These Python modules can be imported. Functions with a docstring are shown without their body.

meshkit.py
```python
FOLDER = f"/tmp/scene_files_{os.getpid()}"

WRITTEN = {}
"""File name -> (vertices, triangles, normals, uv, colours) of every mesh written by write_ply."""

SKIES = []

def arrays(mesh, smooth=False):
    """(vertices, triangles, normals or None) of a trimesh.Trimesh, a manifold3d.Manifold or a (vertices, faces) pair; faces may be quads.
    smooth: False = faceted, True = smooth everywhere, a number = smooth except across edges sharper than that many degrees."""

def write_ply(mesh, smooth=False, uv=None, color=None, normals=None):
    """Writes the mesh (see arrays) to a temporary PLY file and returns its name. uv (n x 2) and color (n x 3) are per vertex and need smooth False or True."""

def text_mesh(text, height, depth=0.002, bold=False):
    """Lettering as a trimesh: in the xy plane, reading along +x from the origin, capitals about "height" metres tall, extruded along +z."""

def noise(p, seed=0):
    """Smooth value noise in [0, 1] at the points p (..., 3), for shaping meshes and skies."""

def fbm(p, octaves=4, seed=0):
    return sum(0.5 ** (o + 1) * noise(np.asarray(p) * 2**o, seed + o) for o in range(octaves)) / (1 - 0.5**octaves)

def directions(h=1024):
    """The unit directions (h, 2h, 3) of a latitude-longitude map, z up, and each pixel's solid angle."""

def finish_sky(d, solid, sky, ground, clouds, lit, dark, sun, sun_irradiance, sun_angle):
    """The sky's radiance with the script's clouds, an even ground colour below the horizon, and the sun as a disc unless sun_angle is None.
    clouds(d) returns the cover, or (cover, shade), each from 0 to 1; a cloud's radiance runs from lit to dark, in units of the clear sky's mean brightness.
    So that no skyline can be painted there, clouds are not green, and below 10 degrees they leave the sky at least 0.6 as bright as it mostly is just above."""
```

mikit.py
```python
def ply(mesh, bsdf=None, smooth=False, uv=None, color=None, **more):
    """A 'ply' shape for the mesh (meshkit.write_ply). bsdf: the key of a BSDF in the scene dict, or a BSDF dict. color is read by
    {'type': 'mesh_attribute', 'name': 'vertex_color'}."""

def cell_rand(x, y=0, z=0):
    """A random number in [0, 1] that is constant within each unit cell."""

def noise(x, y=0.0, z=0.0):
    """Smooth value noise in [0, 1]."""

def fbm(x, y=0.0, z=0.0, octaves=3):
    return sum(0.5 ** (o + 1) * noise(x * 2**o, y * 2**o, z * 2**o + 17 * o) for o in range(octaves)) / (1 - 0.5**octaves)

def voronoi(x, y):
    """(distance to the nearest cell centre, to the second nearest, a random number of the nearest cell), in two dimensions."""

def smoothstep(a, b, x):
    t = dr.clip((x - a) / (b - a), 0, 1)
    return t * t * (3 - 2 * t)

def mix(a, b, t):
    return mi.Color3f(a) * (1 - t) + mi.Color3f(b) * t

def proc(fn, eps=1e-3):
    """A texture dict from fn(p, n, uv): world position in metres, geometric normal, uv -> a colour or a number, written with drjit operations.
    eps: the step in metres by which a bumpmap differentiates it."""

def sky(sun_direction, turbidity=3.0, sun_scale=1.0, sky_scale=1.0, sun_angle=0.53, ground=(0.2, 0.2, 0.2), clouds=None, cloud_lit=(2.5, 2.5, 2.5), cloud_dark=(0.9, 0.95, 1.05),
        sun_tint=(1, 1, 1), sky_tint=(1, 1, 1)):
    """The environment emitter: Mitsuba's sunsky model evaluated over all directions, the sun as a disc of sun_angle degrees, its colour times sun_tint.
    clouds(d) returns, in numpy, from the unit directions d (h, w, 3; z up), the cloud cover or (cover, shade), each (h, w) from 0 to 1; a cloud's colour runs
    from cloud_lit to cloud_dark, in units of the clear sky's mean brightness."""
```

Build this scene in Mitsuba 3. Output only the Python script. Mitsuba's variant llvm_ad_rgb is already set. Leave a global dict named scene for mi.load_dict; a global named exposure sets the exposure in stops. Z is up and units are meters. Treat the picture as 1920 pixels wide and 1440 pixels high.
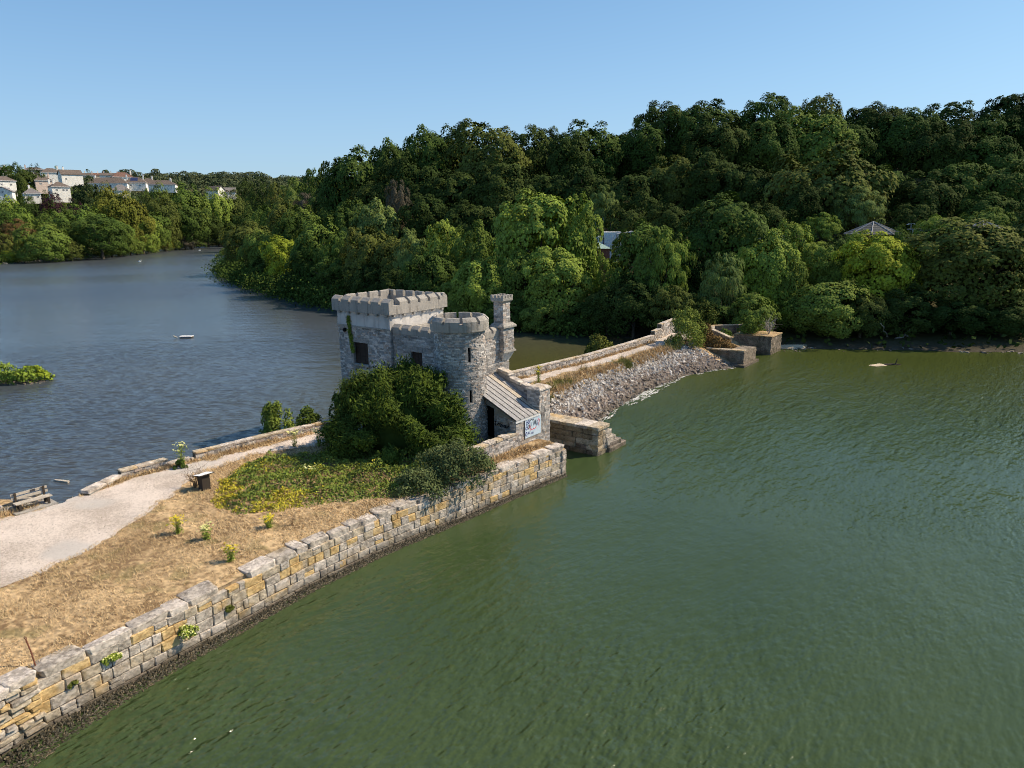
import math, random
import numpy as np
import trimesh, manifold3d, shapely
import drjit as dr
import mitsuba as mi
import mikit, meshkit
from mikit import noise, fbm, cell_rand, smoothstep, mix, proc

random.seed(7)
T = mi.ScalarTransform4f
scene, labels = {}, {}

# ------------------------------------------------------------------ camera, sky, exposure
FOC, CAM_H, HORIZON, ROLL = 1371.0, 17.0, 408.0, 0.012      # of a drone shot, 1920 x 1440
_th = math.atan((720 - HORIZON) / FOC)
_c, _s = math.cos(_th), math.sin(_th)
_R, _U, FWD = np.array([1, 0, 0.]), np.array([0, _s, _c]), np.array([0, _c, -_s])
RIGHT = math.cos(ROLL) * _R - math.sin(ROLL) * _U
UP = math.sin(ROLL) * _R + math.cos(ROLL) * _U
EYE = np.array([0, 0, CAM_H])
scene['camera'] = {'type': 'perspective', 'fov': math.degrees(2 * math.atan(960 / FOC)), 'fov_axis': 'x', 'near_clip': 0.5, 'far_clip': 5000.0,
                   'to_world': T().look_at(origin=EYE.tolist(), target=(EYE + FWD * 10).tolist(), up=UP.tolist())}
SUN_AZ, SUN_EL = math.radians(13), math.radians(44)
SUN = (math.cos(SUN_EL) * math.cos(SUN_AZ), math.cos(SUN_EL) * math.sin(SUN_AZ), math.sin(SUN_EL))


def veil(d):
    """The pale summer haze that whitens the sky all round towards the horizon."""
    el = np.degrees(np.arcsin(np.clip(d[..., 2], 0, 1)))
    return 0.62 * np.exp(-el / 7.5), 0.0


scene['sky'] = mikit.sky(SUN, turbidity=3.0, sun_scale=1.55, sky_scale=1.42, sky_tint=(0.84, 1.05, 1.10), sun_tint=(0.98, 1.0, 1.03), clouds=veil, cloud_lit=(1.50, 1.72, 1.85))
exposure = 1.48


def ray(u, v):
    return FWD + (u - 960) / FOC * RIGHT - (v - 720) / FOC * UP


def at(u, v, z=0.0):
    r = ray(u, v)
    return EYE + r * ((z - CAM_H) / r[2])


def aty(u, v, y):
    r = ray(u, v)
    return EYE + r * (y / r[1])


def pix(p):
    p = np.asarray(p, float) - EYE
    d = p @ FWD
    return np.stack([960 + FOC * (p @ RIGHT) / d, 720 - FOC * (p @ UP) / d], -1)


# the castle's frame: s towards the open water, t along the causeway away from the camera
_A = math.radians(-37.2)
SA, TA = np.array([math.cos(_A), math.sin(_A), 0]), np.array([-math.sin(_A), math.cos(_A), 0])
F0 = np.array([-8.95, 53.45, 0.])
MST = np.eye(4); MST[:3, 0] = SA; MST[:3, 1] = TA; MST[:3, 3] = F0


def W(s, t, z=0.0):
    return F0 + np.multiply.outer(s, SA) + np.multiply.outer(t, TA) + np.multiply.outer(z, [0, 0, 1.])


def stv(v):
    """(s, t, z) vertices to world."""
    v = np.asarray(v, float)
    return v @ MST[:3, :3].T + MST[:3, 3]


def to_st(p):
    d = np.asarray(p, float) - F0
    return np.stack([d @ SA, d @ TA, d[..., 2]], -1)


# ------------------------------------------------------------------ helpers
_used = {}


def key(name):
    """name, or name_001 ... where it is taken."""
    n = _used.get(name, 0)
    _used[name] = n + 1
    return name if n == 0 else f'{name}_{n:03d}'


def tag(k, label=None, category=None, group=None, kind=None):
    d = labels.setdefault(k, {})
    for a, b in (('label', label), ('category', category), ('group', group), ('kind', kind)):
        if b:
            d[a] = b
    return k


def thing(name, label, category, group=None, kind=None):
    return tag(key(name), label, category, group, kind)


def add(name, mesh, bsdf, parent=None, smooth=False, uv=None, kind=None, label=None):
    k = key(f'{parent}__{name}' if parent else name)
    scene[k] = mikit.ply(mesh, bsdf, smooth=smooth, uv=uv)
    if kind or label:
        tag(k, label=label, kind=kind)
    return k


def put(k, mesh, bsdf, smooth=False, uv=None):
    """The mesh of a thing whose key exists already."""
    scene[k] = mikit.ply(mesh, bsdf, smooth=smooth, uv=uv)
    return k


class MB:
    """Collects raw triangles with one uv pair per vertex."""

    def __init__(self):
        self.v, self.f, self.uv, self.n = [], [], [], 0

    def add(self, v, f, uv=None):
        v, f = np.asarray(v, float), np.asarray(f, int)
        self.v.append(v)
        self.f.append(f + self.n)
        self.uv.append(np.broadcast_to(np.zeros(2) if uv is None else uv, (len(v), 2)))
        self.n += len(v)
        return self

    def mesh(self):
        return np.vstack(self.v), np.vstack(self.f)

    def uvs(self):
        return np.vstack(self.uv)


BOXF = np.array([[0, 2, 3], [0, 3, 1], [4, 5, 7], [4, 7, 6], [0, 1, 5], [0, 5, 4], [2, 6, 7], [2, 7, 3], [0, 4, 6], [0, 6, 2], [1, 3, 7], [1, 7, 5]])
CORN = np.array([[x, y, z] for x in (-1, 1) for y in (-1, 1) for z in (-1, 1)], float)


def boxv(x0, x1, y0, y1, z0, z1):
    lo, hi = np.array([x0, y0, z0], float), np.array([x1, y1, z1], float)
    return (CORN + 1) / 2 * (hi - lo) + lo


def box_mesh(x0, x1, y0, y1, z0, z1):
    return trimesh.Trimesh(boxv(x0, x1, y0, y1, z0, z1), BOXF, process=False)


def mf(mesh):
    return manifold3d.Manifold(manifold3d.Mesh(np.asarray(mesh.vertices, np.float32), np.asarray(mesh.faces, np.uint32)))


def mbox(x0, x1, y0, y1, z0, z1):
    return manifold3d.Manifold.cube([x1 - x0, y1 - y0, z1 - z0]).translate([x0, y0, z0])


def mf_st(m):
    m = m.to_mesh()
    return stv(m.vert_properties[:, :3]), np.asarray(m.tri_verts)


def prism(poly, z0, z1):
    """Extruded polygon as a manifold3d solid."""
    return manifold3d.Manifold.extrude(manifold3d.CrossSection([np.asarray(poly, float)]), z1 - z0).translate([0, 0, z0])


def tube_v(points, radii, sides=6):
    p = np.asarray(points, float)
    t = np.gradient(p, axis=0)
    t /= np.linalg.norm(t, axis=1, keepdims=True) + 1e-12
    a = np.cross(t, np.where(np.abs(t[:, 2:]) < 0.9, [0, 0, 1.0], [1.0, 0, 0]))
    a /= np.linalg.norm(a, axis=1, keepdims=True) + 1e-12
    b, ang = np.cross(t, a), np.arange(sides) * 2 * np.pi / sides
    r = np.broadcast_to(radii, (len(p),))
    v = (p[:, None] + r[:, None, None] * (np.cos(ang)[None, :, None] * a[:, None] + np.sin(ang)[None, :, None] * b[:, None])).reshape(-1, 3)
    i, j = np.meshgrid(np.arange(len(p) - 1), np.arange(sides), indexing='ij')
    q = np.stack([i * sides + j, i * sides + (j + 1) % sides, (i + 1) * sides + (j + 1) % sides, (i + 1) * sides + j], -1).reshape(-1, 4)
    f = np.vstack([q[:, [0, 1, 2]], q[:, [0, 2, 3]]])
    n = len(v)
    v = np.vstack([v, p[:1], p[-1:]])
    k = np.arange(sides)
    cap0 = np.stack([np.full(sides, n), (k + 1) % sides, k], 1)
    e = (len(p) - 1) * sides
    cap1 = np.stack([np.full(sides, n + 1), e + k, e + (k + 1) % sides], 1)
    return v, np.vstack([f, cap0, cap1])


def unit(v):
    return v / (np.linalg.norm(v, axis=-1, keepdims=True) + 1e-12)


def cards(p, n, length, width, rng, up=None, uv=None):
    """Leaf cards: kites of two bent triangles at p with normals n. Returns v, f, uv (constant per card)."""
    k = len(p)
    n = unit(n)
    r = unit(rng.normal(size=(k, 3))) if up is None else unit(up + 0.25 * rng.normal(size=(k, 3)))
    a = unit(r - n * (r * n).sum(1, keepdims=True))
    b = np.cross(n, a)
    L = (length * (0.6 + 0.8 * rng.random(k)))[:, None] / 2
    w = (width * (0.6 + 0.8 * rng.random(k)))[:, None] / 2
    lift = 0.22 * w * n
    v = np.stack([p - a * L, p + b * w - lift - a * L * 0.15, p + a * L, p - b * w - lift - a * L * 0.15], 1).reshape(-1, 3)
    i = np.arange(k)[:, None] * 4
    f = np.vstack([i + [0, 1, 2], i + [0, 2, 3]])
    if uv is None:
        uv = rng.random((k, 2))
    return v, f, np.repeat(uv, 4, axis=0)


# ------------------------------------------------------------------ materials
def two(b):
    return {'type': 'twosided', 'bsdf': b}


def rgb(c):
    return {'type': 'rgb', 'value': list(map(float, c))}


def M(name, color, rough=0.85, spec=0.25, bump=None, metallic=0.0, sides=True):
    col = proc(color) if callable(color) else rgb(color)
    b = {'type': 'principled', 'base_color': col, 'roughness': float(rough), 'specular': float(spec), 'metallic': float(metallic)}
    if bump:
        b = {'type': 'bumpmap', 'arbitrary': proc(bump[1], bump[2] if len(bump) > 2 else 1e-3), 'scale': float(bump[0]), 'bsdf': b}
    scene[name] = two(b) if sides else b
    return name


def leaf_mat(name, base, var=0.55, tip=(1.22, 1.22, 0.75), spec=0.25):
    base = np.array(base)

    def fn(p, n, uv):
        big = fbm(p.x * 0.35, p.y * 0.35, p.z * 0.35, 2)
        wide = noise(p.x * 0.085 + 31, p.y * 0.085, p.z * 0.05)
        k = ((1 - var * 0.5) + var * uv.x + 0.6 * (big - 0.5)) * (0.72 + 0.56 * wide)
        return mi.Color3f(*base.tolist()) * k * mi.Color3f(0.86 + 0.28 * wide, 1.0, 1.0) * (mi.Color3f(1.0) * (1 - uv.y) + mi.Color3f(*tip) * uv.y)
    return M(name, fn, 0.85, 0.06)


LEAF = {
    'dark': leaf_mat('leaf_dark_green', (0.037, 0.058, 0.016)),
    'deep': leaf_mat('leaf_deep_green', (0.054, 0.088, 0.022)),
    'mid': leaf_mat('leaf_mid_green', (0.110, 0.158, 0.036)),
    'fresh': leaf_mat('leaf_fresh_green', (0.175, 0.235, 0.048)),
    'bright': leaf_mat('leaf_yellow_green', (0.24, 0.285, 0.036)),
    'olive': leaf_mat('leaf_olive', (0.092, 0.110, 0.030)),
    'pale': leaf_mat('leaf_pale_green', (0.130, 0.175, 0.058)),
    'yellow': leaf_mat('leaf_autumn_yellow', (0.130, 0.136, 0.028)),
    'rust': leaf_mat('leaf_rust_brown', (0.110, 0.072, 0.036)),
    'purple': leaf_mat('leaf_purple', (0.040, 0.020, 0.028), tip=(1.2, 1.0, 1.0)),
    'grey': leaf_mat('leaf_grey_brown', (0.110, 0.098, 0.070), tip=(1.1, 1.0, 0.9)),
    'pine': leaf_mat('leaf_pine', (0.026, 0.042, 0.018)),
    'brownish': leaf_mat('leaf_brownish', (0.150, 0.105, 0.050), tip=(1.1, 1.1, 0.8)),
    'weeds': leaf_mat('leaf_weeds', (0.130, 0.172, 0.045)),
    'weeds_yellow': leaf_mat('leaf_weeds_yellow', (0.30, 0.275, 0.045)),
    'distant': leaf_mat('leaf_distant', (0.085, 0.108, 0.056), tip=(1.2, 1.1, 0.9)),
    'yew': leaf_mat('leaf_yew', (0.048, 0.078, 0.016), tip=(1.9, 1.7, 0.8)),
    'bramble': leaf_mat('leaf_bramble', (0.090, 0.125, 0.050), tip=(1.2, 1.05, 1.0)),
}
M('bark', (0.10, 0.085, 0.065), 0.95)
M('dead_wood', (0.36, 0.33, 0.29), 0.9)
M('flower_yellow', (0.62, 0.50, 0.03), 0.7)
M('flower_cream', (0.62, 0.62, 0.25), 0.7)
M('stem_green', (0.16, 0.19, 0.05), 0.8)
M('stem_brown', (0.16, 0.105, 0.06), 0.9)
M('dry_blade', lambda p, n, uv: mix((0.37, 0.26, 0.135), (0.62, 0.475, 0.28), uv.x) * (0.75 + 0.5 * uv.y), 0.9, 0.15)
M('green_blade', lambda p, n, uv: mix((0.13, 0.15, 0.04), (0.26, 0.24, 0.08), uv.x) * (0.75 + 0.5 * uv.y), 0.9, 0.15)


def stone_fn(lo, hi, stain=(0.3, 0.26, 0.2), f=1.0, st=0.5):
    def fn(p, n, uv):
        a = fbm(p.x * 2.1 * f, p.y * 2.1 * f, p.z * 2.1 * f, 3)
        b = fbm(p.x * 11 * f + 5, p.y * 11 * f, p.z * 11 * f, 3)
        col = mix(lo, hi, dr.clip(0.55 + (a - 0.5) * 1.6 + (b - 0.5) * 2.2, 0, 1))
        col = mix(col, mi.Color3f(*stain), st * smoothstep(0.55, 0.75, fbm(p.x * 1.1 * f, p.y * 1.1 * f + 9, p.z * 1.6 * f, 2)))
        run = smoothstep(0.52, 0.78, fbm((p.x + p.y) * 2.3, (p.x - p.y) * 2.3, p.z * 0.45, 3))          # dark runs of weathering
        tide = smoothstep(0.55, 0.18, p.z + 0.35 * (fbm(p.x * 1.6, p.y * 1.6, 3.0, 3) - 0.5))           # algae of the tide line
        return mix(col * (1 - 0.38 * run), mi.Color3f(0.085, 0.072, 0.045), 0.55 * tide)
    return fn


def rough_h(f):
    return lambda p, n, uv: fbm(p.x * f, p.y * f, p.z * f, 3)


M('stone_grey', stone_fn((0.23, 0.20, 0.17), (0.48, 0.43, 0.37), (0.36, 0.27, 0.15)), 0.9, 0.2, (0.06, rough_h(6.0)))
M('stone_pale', stone_fn((0.32, 0.28, 0.24), (0.60, 0.54, 0.48), (0.36, 0.28, 0.19)), 0.9, 0.2, (0.06, rough_h(6.0)))
M('stone_ochre', stone_fn((0.36, 0.235, 0.10), (0.60, 0.44, 0.22), (0.42, 0.37, 0.30), st=0.7), 0.9, 0.2, (0.06, rough_h(6.0)))
M('stone_buff', stone_fn((0.27, 0.225, 0.165), (0.50, 0.43, 0.33), (0.48, 0.30, 0.10)), 0.9, 0.2, (0.06, rough_h(6.0)))
M('stone_wet', stone_fn((0.09, 0.075, 0.06), (0.24, 0.19, 0.16), (0.06, 0.055, 0.03)), 0.6, 0.4, (0.05, rough_h(6.0)))
M('stone_dark', stone_fn((0.105, 0.088, 0.068), (0.27, 0.225, 0.175), (0.08, 0.075, 0.04)), 0.9, 0.2)
M('stone_bridge', stone_fn((0.17, 0.13, 0.085), (0.34, 0.265, 0.18), (0.14, 0.11, 0.07)), 0.9, 0.2, (0.06, rough_h(6.0)))
M('mortar_dark', (0.10, 0.085, 0.06), 0.95)
M('mortar_grey', stone_fn((0.25, 0.232, 0.215), (0.36, 0.335, 0.31)), 0.95, 0.15)


def skin_fn(p, n, uv):
    c = mix((0.19, 0.178, 0.168), (0.56, 0.525, 0.492), uv.x)
    c = mix(c, mi.Color3f(0.40, 0.29, 0.22), 0.55 * smoothstep(0.80, 0.95, uv.y))
    c = mix(c, mi.Color3f(0.24, 0.25, 0.265), 0.6 * smoothstep(0.25, 0.05, uv.y))
    w = fbm(p.x * 0.9, p.y * 0.9, p.z * 0.6, 3)
    return c * (0.58 + 0.84 * w)


M('rubble_skin', skin_fn, 0.92, 0.15, (0.03, rough_h(14.0)))


def concrete_fn(p, n, uv):
    a = fbm(p.x * 1.3, p.y * 1.3, p.z * 0.7, 3)
    b = fbm(p.x * 14, p.y * 14, p.z * 5, 2)
    c = mix((0.19, 0.178, 0.16), (0.40, 0.375, 0.34), dr.clip(0.15 + a * 0.55 + b * 0.35, 0, 1))
    streak = smoothstep(0.55, 0.8, fbm((p.x + p.y) * 5, (p.x - p.y) * 5, p.z * 0.5, 2))
    return c * (1 - 0.35 * streak)


M('concrete', concrete_fn, 0.95, 0.15, (0.02, rough_h(9.0)))


def plaster_fn(p, n, uv):
    a = fbm(p.x * 1.5, p.y * 1.5, p.z * 1.0, 3)
    streak = smoothstep(0.5, 0.8, fbm((p.x + p.y) * 4, (p.x - p.y) * 4, p.z * 0.4, 2))
    return mix((0.40, 0.385, 0.37), (0.62, 0.60, 0.58), a) * (1 - 0.22 * streak)


M('plaster', plaster_fn, 0.95, 0.15)
M('board_brown', lambda p, n, uv: mix((0.020, 0.014, 0.011), (0.045, 0.030, 0.024), fbm(p.x * 3, p.y * 3, p.z * 8, 2)), 0.7)
M('void_dark', (0.012, 0.012, 0.012), 0.95, 0.0)
M('panel_blue', lambda p, n, uv: mix((0.40, 0.50, 0.60), (0.52, 0.62, 0.70), fbm(p.x * 3, p.y * 3, p.z * 3, 3)), 0.7)
M('paint_blue', (0.03, 0.035, 0.22), 0.7)
M('paint_black', (0.015, 0.015, 0.02), 0.7)
M('paint_red', (0.60, 0.06, 0.10), 0.7)
M('paint_pale', (0.70, 0.72, 0.74), 0.7)
M('roof_felt', lambda p, n, uv: mix((0.27, 0.265, 0.265), (0.40, 0.385, 0.375), uv.x) * (0.75 + 0.5 * fbm(p.x * 4, p.y * 4, p.z * 4, 3)), 0.8, 0.3)
M('roof_felt_tan', lambda p, n, uv: mix((0.35, 0.30, 0.235), (0.43, 0.385, 0.325), fbm(p.x * 3, p.y * 3, p.z * 3, 3)), 0.8, 0.3)
M('seam_dark', (0.05, 0.05, 0.055), 0.8)
M('lead_pale', (0.62, 0.62, 0.62), 0.7)
M('roof_white', (0.72, 0.71, 0.69), 0.8)


def grass_fn(p, n, uv):
    a = fbm(p.x * 0.55, p.y * 0.55, 0.0, 3)
    b = fbm(p.x * 6, p.y * 6, 3.0, 3)
    c = mix((0.19, 0.125, 0.066), (0.51, 0.37, 0.21), dr.clip((a - 0.5) * 1.7 + 0.5 + (b - 0.5) * 1.7, 0, 1))
    return mix(c, mi.Color3f(0.17, 0.145, 0.06), 0.55 * smoothstep(0.60, 0.78, fbm(p.x * 0.9 + 7, p.y * 0.9, 1.0, 3)))


M('bank_earth', lambda p, n, uv: mix((0.055, 0.045, 0.038), (0.21, 0.175, 0.15), fbm(p.x * 6, p.y * 6, p.z * 6, 3)), 0.95, 0.1)
M('dry_ground', grass_fn, 0.95, 0.1, (0.10, rough_h(7.0)))


def path_fn(p, n, uv):
    a = fbm(p.x * 0.6, p.y * 0.6, 5.0, 3)
    b = fbm(p.x * 14, p.y * 14, 2.0, 2)
    c = mix((0.36, 0.305, 0.255), (0.56, 0.49, 0.43), dr.clip((a - 0.5) * 1.5 + 0.55 + (b - 0.5) * 1.5, 0, 1))
    return mix(c, mi.Color3f(0.42, 0.395, 0.365), 0.7 * smoothstep(0.52, 0.68, fbm(p.x * 0.35 + 3, p.y * 0.35, 0.0, 2)))


M('path_gravel', path_fn, 0.95, 0.1, (0.03, rough_h(16.0)))


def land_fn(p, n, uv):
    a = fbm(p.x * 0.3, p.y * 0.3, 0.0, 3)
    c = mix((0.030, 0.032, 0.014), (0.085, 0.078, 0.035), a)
    shore = smoothstep(0.9, 0.1, p.z)  # shore tone kept dark: shade of overhanging trees put into the colour
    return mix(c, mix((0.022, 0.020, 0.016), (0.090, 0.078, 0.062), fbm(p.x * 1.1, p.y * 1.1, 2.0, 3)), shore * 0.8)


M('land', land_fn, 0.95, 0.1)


# water: wind ripples as relief on a dark green body
def ripples(p, n, uv):
    # crests run up to the right across the wind; two scales of choppy ripple plus long swell
    u, v = p.x * 0.62 + p.y * 0.78, -p.x * 0.78 + p.y * 0.62
    wob = fbm(p.x * 0.16, p.y * 0.16, 3.0, 2) * 3.0
    a = noise(u * 0.50 + wob, v * 1.7 + wob * 0.4, 0.0)
    b = noise(u * 1.5 + 11, v * 4.4 + wob, 4.0)
    c = noise(u * 4.2, v * 9.5, 8.0)
    d = noise(u * 0.13, v * 0.33, 2.0)
    gust = 0.25 + 1.25 * smoothstep(0.25, 0.75, fbm(p.x * 0.045 + 3, p.y * 0.045, 1.0, 3))
    e = noise(p.x * 11.0, p.y * 11.0, 6.0)
    return 0.16 * d + gust * (0.075 * a + 0.072 * b + 0.044 * c + 0.010 * e)


def sea_fn(p, n, uv):
    a = fbm(p.x * 0.10, p.y * 0.10, 0.0, 3)
    return mix(mix((0.032, 0.054, 0.019), (0.047, 0.071, 0.026), a), mi.Color3f(0.046, 0.058, 0.013), 0.8 * smoothstep(58.0, 84.0, p.y + 0.12 * p.x))


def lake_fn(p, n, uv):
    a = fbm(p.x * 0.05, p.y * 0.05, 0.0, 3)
    return mix(mix((0.040, 0.049, 0.060), (0.054, 0.061, 0.067), a), mix((0.050, 0.050, 0.010), (0.066, 0.062, 0.014), a), smoothstep(-32.0, 2.0, p.x) * smoothstep(140.0, 70.0, p.y))  # olive towards the bridge: murky silt plus tree reflections mixed into the colour


def lake_ripples(p, n, uv):
    u, v = p.x * 0.35 + p.y * 0.94, -p.x * 0.94 + p.y * 0.35
    wob = fbm(p.x * 0.1, p.y * 0.1, 3.0, 2) * 2.0
    a = noise(p.x * 0.7 + wob, p.y * 1.7 + wob, 0.0)
    b = noise(p.x * 2.0, p.y * 4.2 + wob, 4.0)
    gust = 0.4 + 1.1 * smoothstep(0.3, 0.7, fbm(p.x * 0.022 + 3, p.y * 0.022, 1.0, 2))
    c = noise(p.x * 0.16 + wob, p.y * 0.55, 9.0)
    return gust * (0.070 * a + 0.050 * b) + 0.05 * c


scene['sea_surface'] = {'type': 'bumpmap', 'arbitrary': proc(ripples, 5e-3), 'scale': 1.0,
                        'bsdf': {'type': 'principled', 'base_color': proc(sea_fn), 'roughness': 0.14, 'eta': 1.33}}
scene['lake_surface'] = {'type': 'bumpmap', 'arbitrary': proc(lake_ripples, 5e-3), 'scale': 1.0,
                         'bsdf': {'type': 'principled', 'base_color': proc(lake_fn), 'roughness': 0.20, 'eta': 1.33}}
M('foam_white', lambda p, n, uv: mix((0.22, 0.23, 0.20), (0.62, 0.62, 0.60), uv.x), 0.9)
M('weed', lambda p, n, uv: mix((0.022, 0.020, 0.010), (0.120, 0.095, 0.055), uv.x * uv.x * uv.x), 0.6, 0.4)
M('rust', lambda p, n, uv: mix((0.10, 0.035, 0.02), (0.22, 0.08, 0.045), fbm(p.x * 9, p.y * 9, p.z * 9, 2)), 0.8)
M('weathered_wood', lambda p, n, uv: mix((0.28, 0.245, 0.20), (0.52, 0.47, 0.40), fbm(p.x * 5, p.y * 5, p.z * 20, 3)), 0.85)
M('dark_wood', (0.045, 0.036, 0.028), 0.8)
M('white_paint', (0.78, 0.78, 0.76), 0.5)
M('render_white', lambda p, n, uv: mix((0.74, 0.72, 0.66), (0.84, 0.82, 0.76), fbm(p.x * 0.6, p.y * 0.6, p.z * 0.6, 2)), 0.9)
M('render_pink', (0.62, 0.50, 0.42), 0.9)
M('roof_brown', lambda p, n, uv: mix((0.098, 0.078, 0.066), (0.165, 0.135, 0.115), fbm(p.x * 1.5, p.y * 1.5, p.z * 6, 2)), 0.85)
M('roof_red', lambda p, n, uv: mix((0.13, 0.075, 0.058), (0.20, 0.115, 0.09), fbm(p.x * 1.5, p.y * 1.5, p.z * 6, 2)), 0.85)
M('roof_slate', lambda p, n, uv: mix((0.13, 0.122, 0.122), (0.23, 0.21, 0.205), fbm(p.x * 1.5, p.y * 1.5, p.z * 6, 2)), 0.8)
M('window_glass', (0.04, 0.05, 0.06), 0.15, 0.6)
M('solar', (0.03, 0.04, 0.10), 0.2, 0.6)
M('metal_pale', (0.58, 0.66, 0.76), 0.5)
M('metal_green', (0.30, 0.42, 0.37), 0.5)
M('metal_grey', (0.30, 0.31, 0.33), 0.5)
M('timber_slat', (0.085, 0.09, 0.088), 0.85)
M('brick_red', (0.20, 0.09, 0.075), 0.9)
M('sand', (0.50, 0.42, 0.30), 0.95)
M('gull', (0.8, 0.8, 0.8), 0.8)

# ------------------------------------------------------------------ terrain and water
WATER = shapely.Polygon([(150, 82), (100, 87), (62, 89.5), (50, 90.5), (37, 93.2), (30, 97), (22, 101), (14, 104.5), (1.4, 117.4), (-15, 130), (-36, 147), (-61, 183), (-80, 215), (-97, 250),
                         (-101, 263), (-96, 300), (-110, 380), (-150, 480), (-205, 540), (-222, 528), (-233, 495), (-222, 418), (-221, 370), (-221, 321), (-224, 290), (-262, 230), (-330, 150), (-420, 60),
                         (-420, -90), (330, -90), (330, 60)])
shapely.prepare(WATER)


def smooth01(a, b, x):
    t = np.clip((x - a) / (b - a), 0, 1)
    return t * t * (3 - 2 * t)


def land_z(x, y):
    x, y = np.broadcast_arrays(np.asarray(x, float), np.asarray(y, float))
    p = shapely.points(x, y)
    d = shapely.distance(WATER.exterior, p)
    inside = shapely.contains(WATER, p)
    up = 0.15 + 0.12 * np.minimum(d, 8) + 0.27 * np.clip(d - 8, 0, 100) + 0.05 * np.maximum(d - 108, 0)
    left = smooth01(-60, -200, x)
    up = up - left * 0.06 * np.clip(d - 8, 0, 100) + left * 22 * smooth01(560, 720, y)
    up = np.minimum(up, 64) + 1.2 * (meshkit.fbm(np.stack([x / 22, y / 22, 0 * x], -1), 3) - 0.5) * np.clip(d / 12, 0, 1)
    return np.where(inside, -np.minimum(1.6, 0.25 * d) - 0.1, up)


def grid_axis(lo, hi, step, far_lo, far_hi):
    mid = np.arange(lo, hi + step, step)
    out, s, x = [], step, lo
    while x > far_lo:
        s *= 1.35; x -= s; out.append(x)
    out2, s, x = [], step, mid[-1]
    while x < far_hi:
        s *= 1.35; x += s; out2.append(x)
    return np.concatenate([out[::-1], mid, out2])


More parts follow.
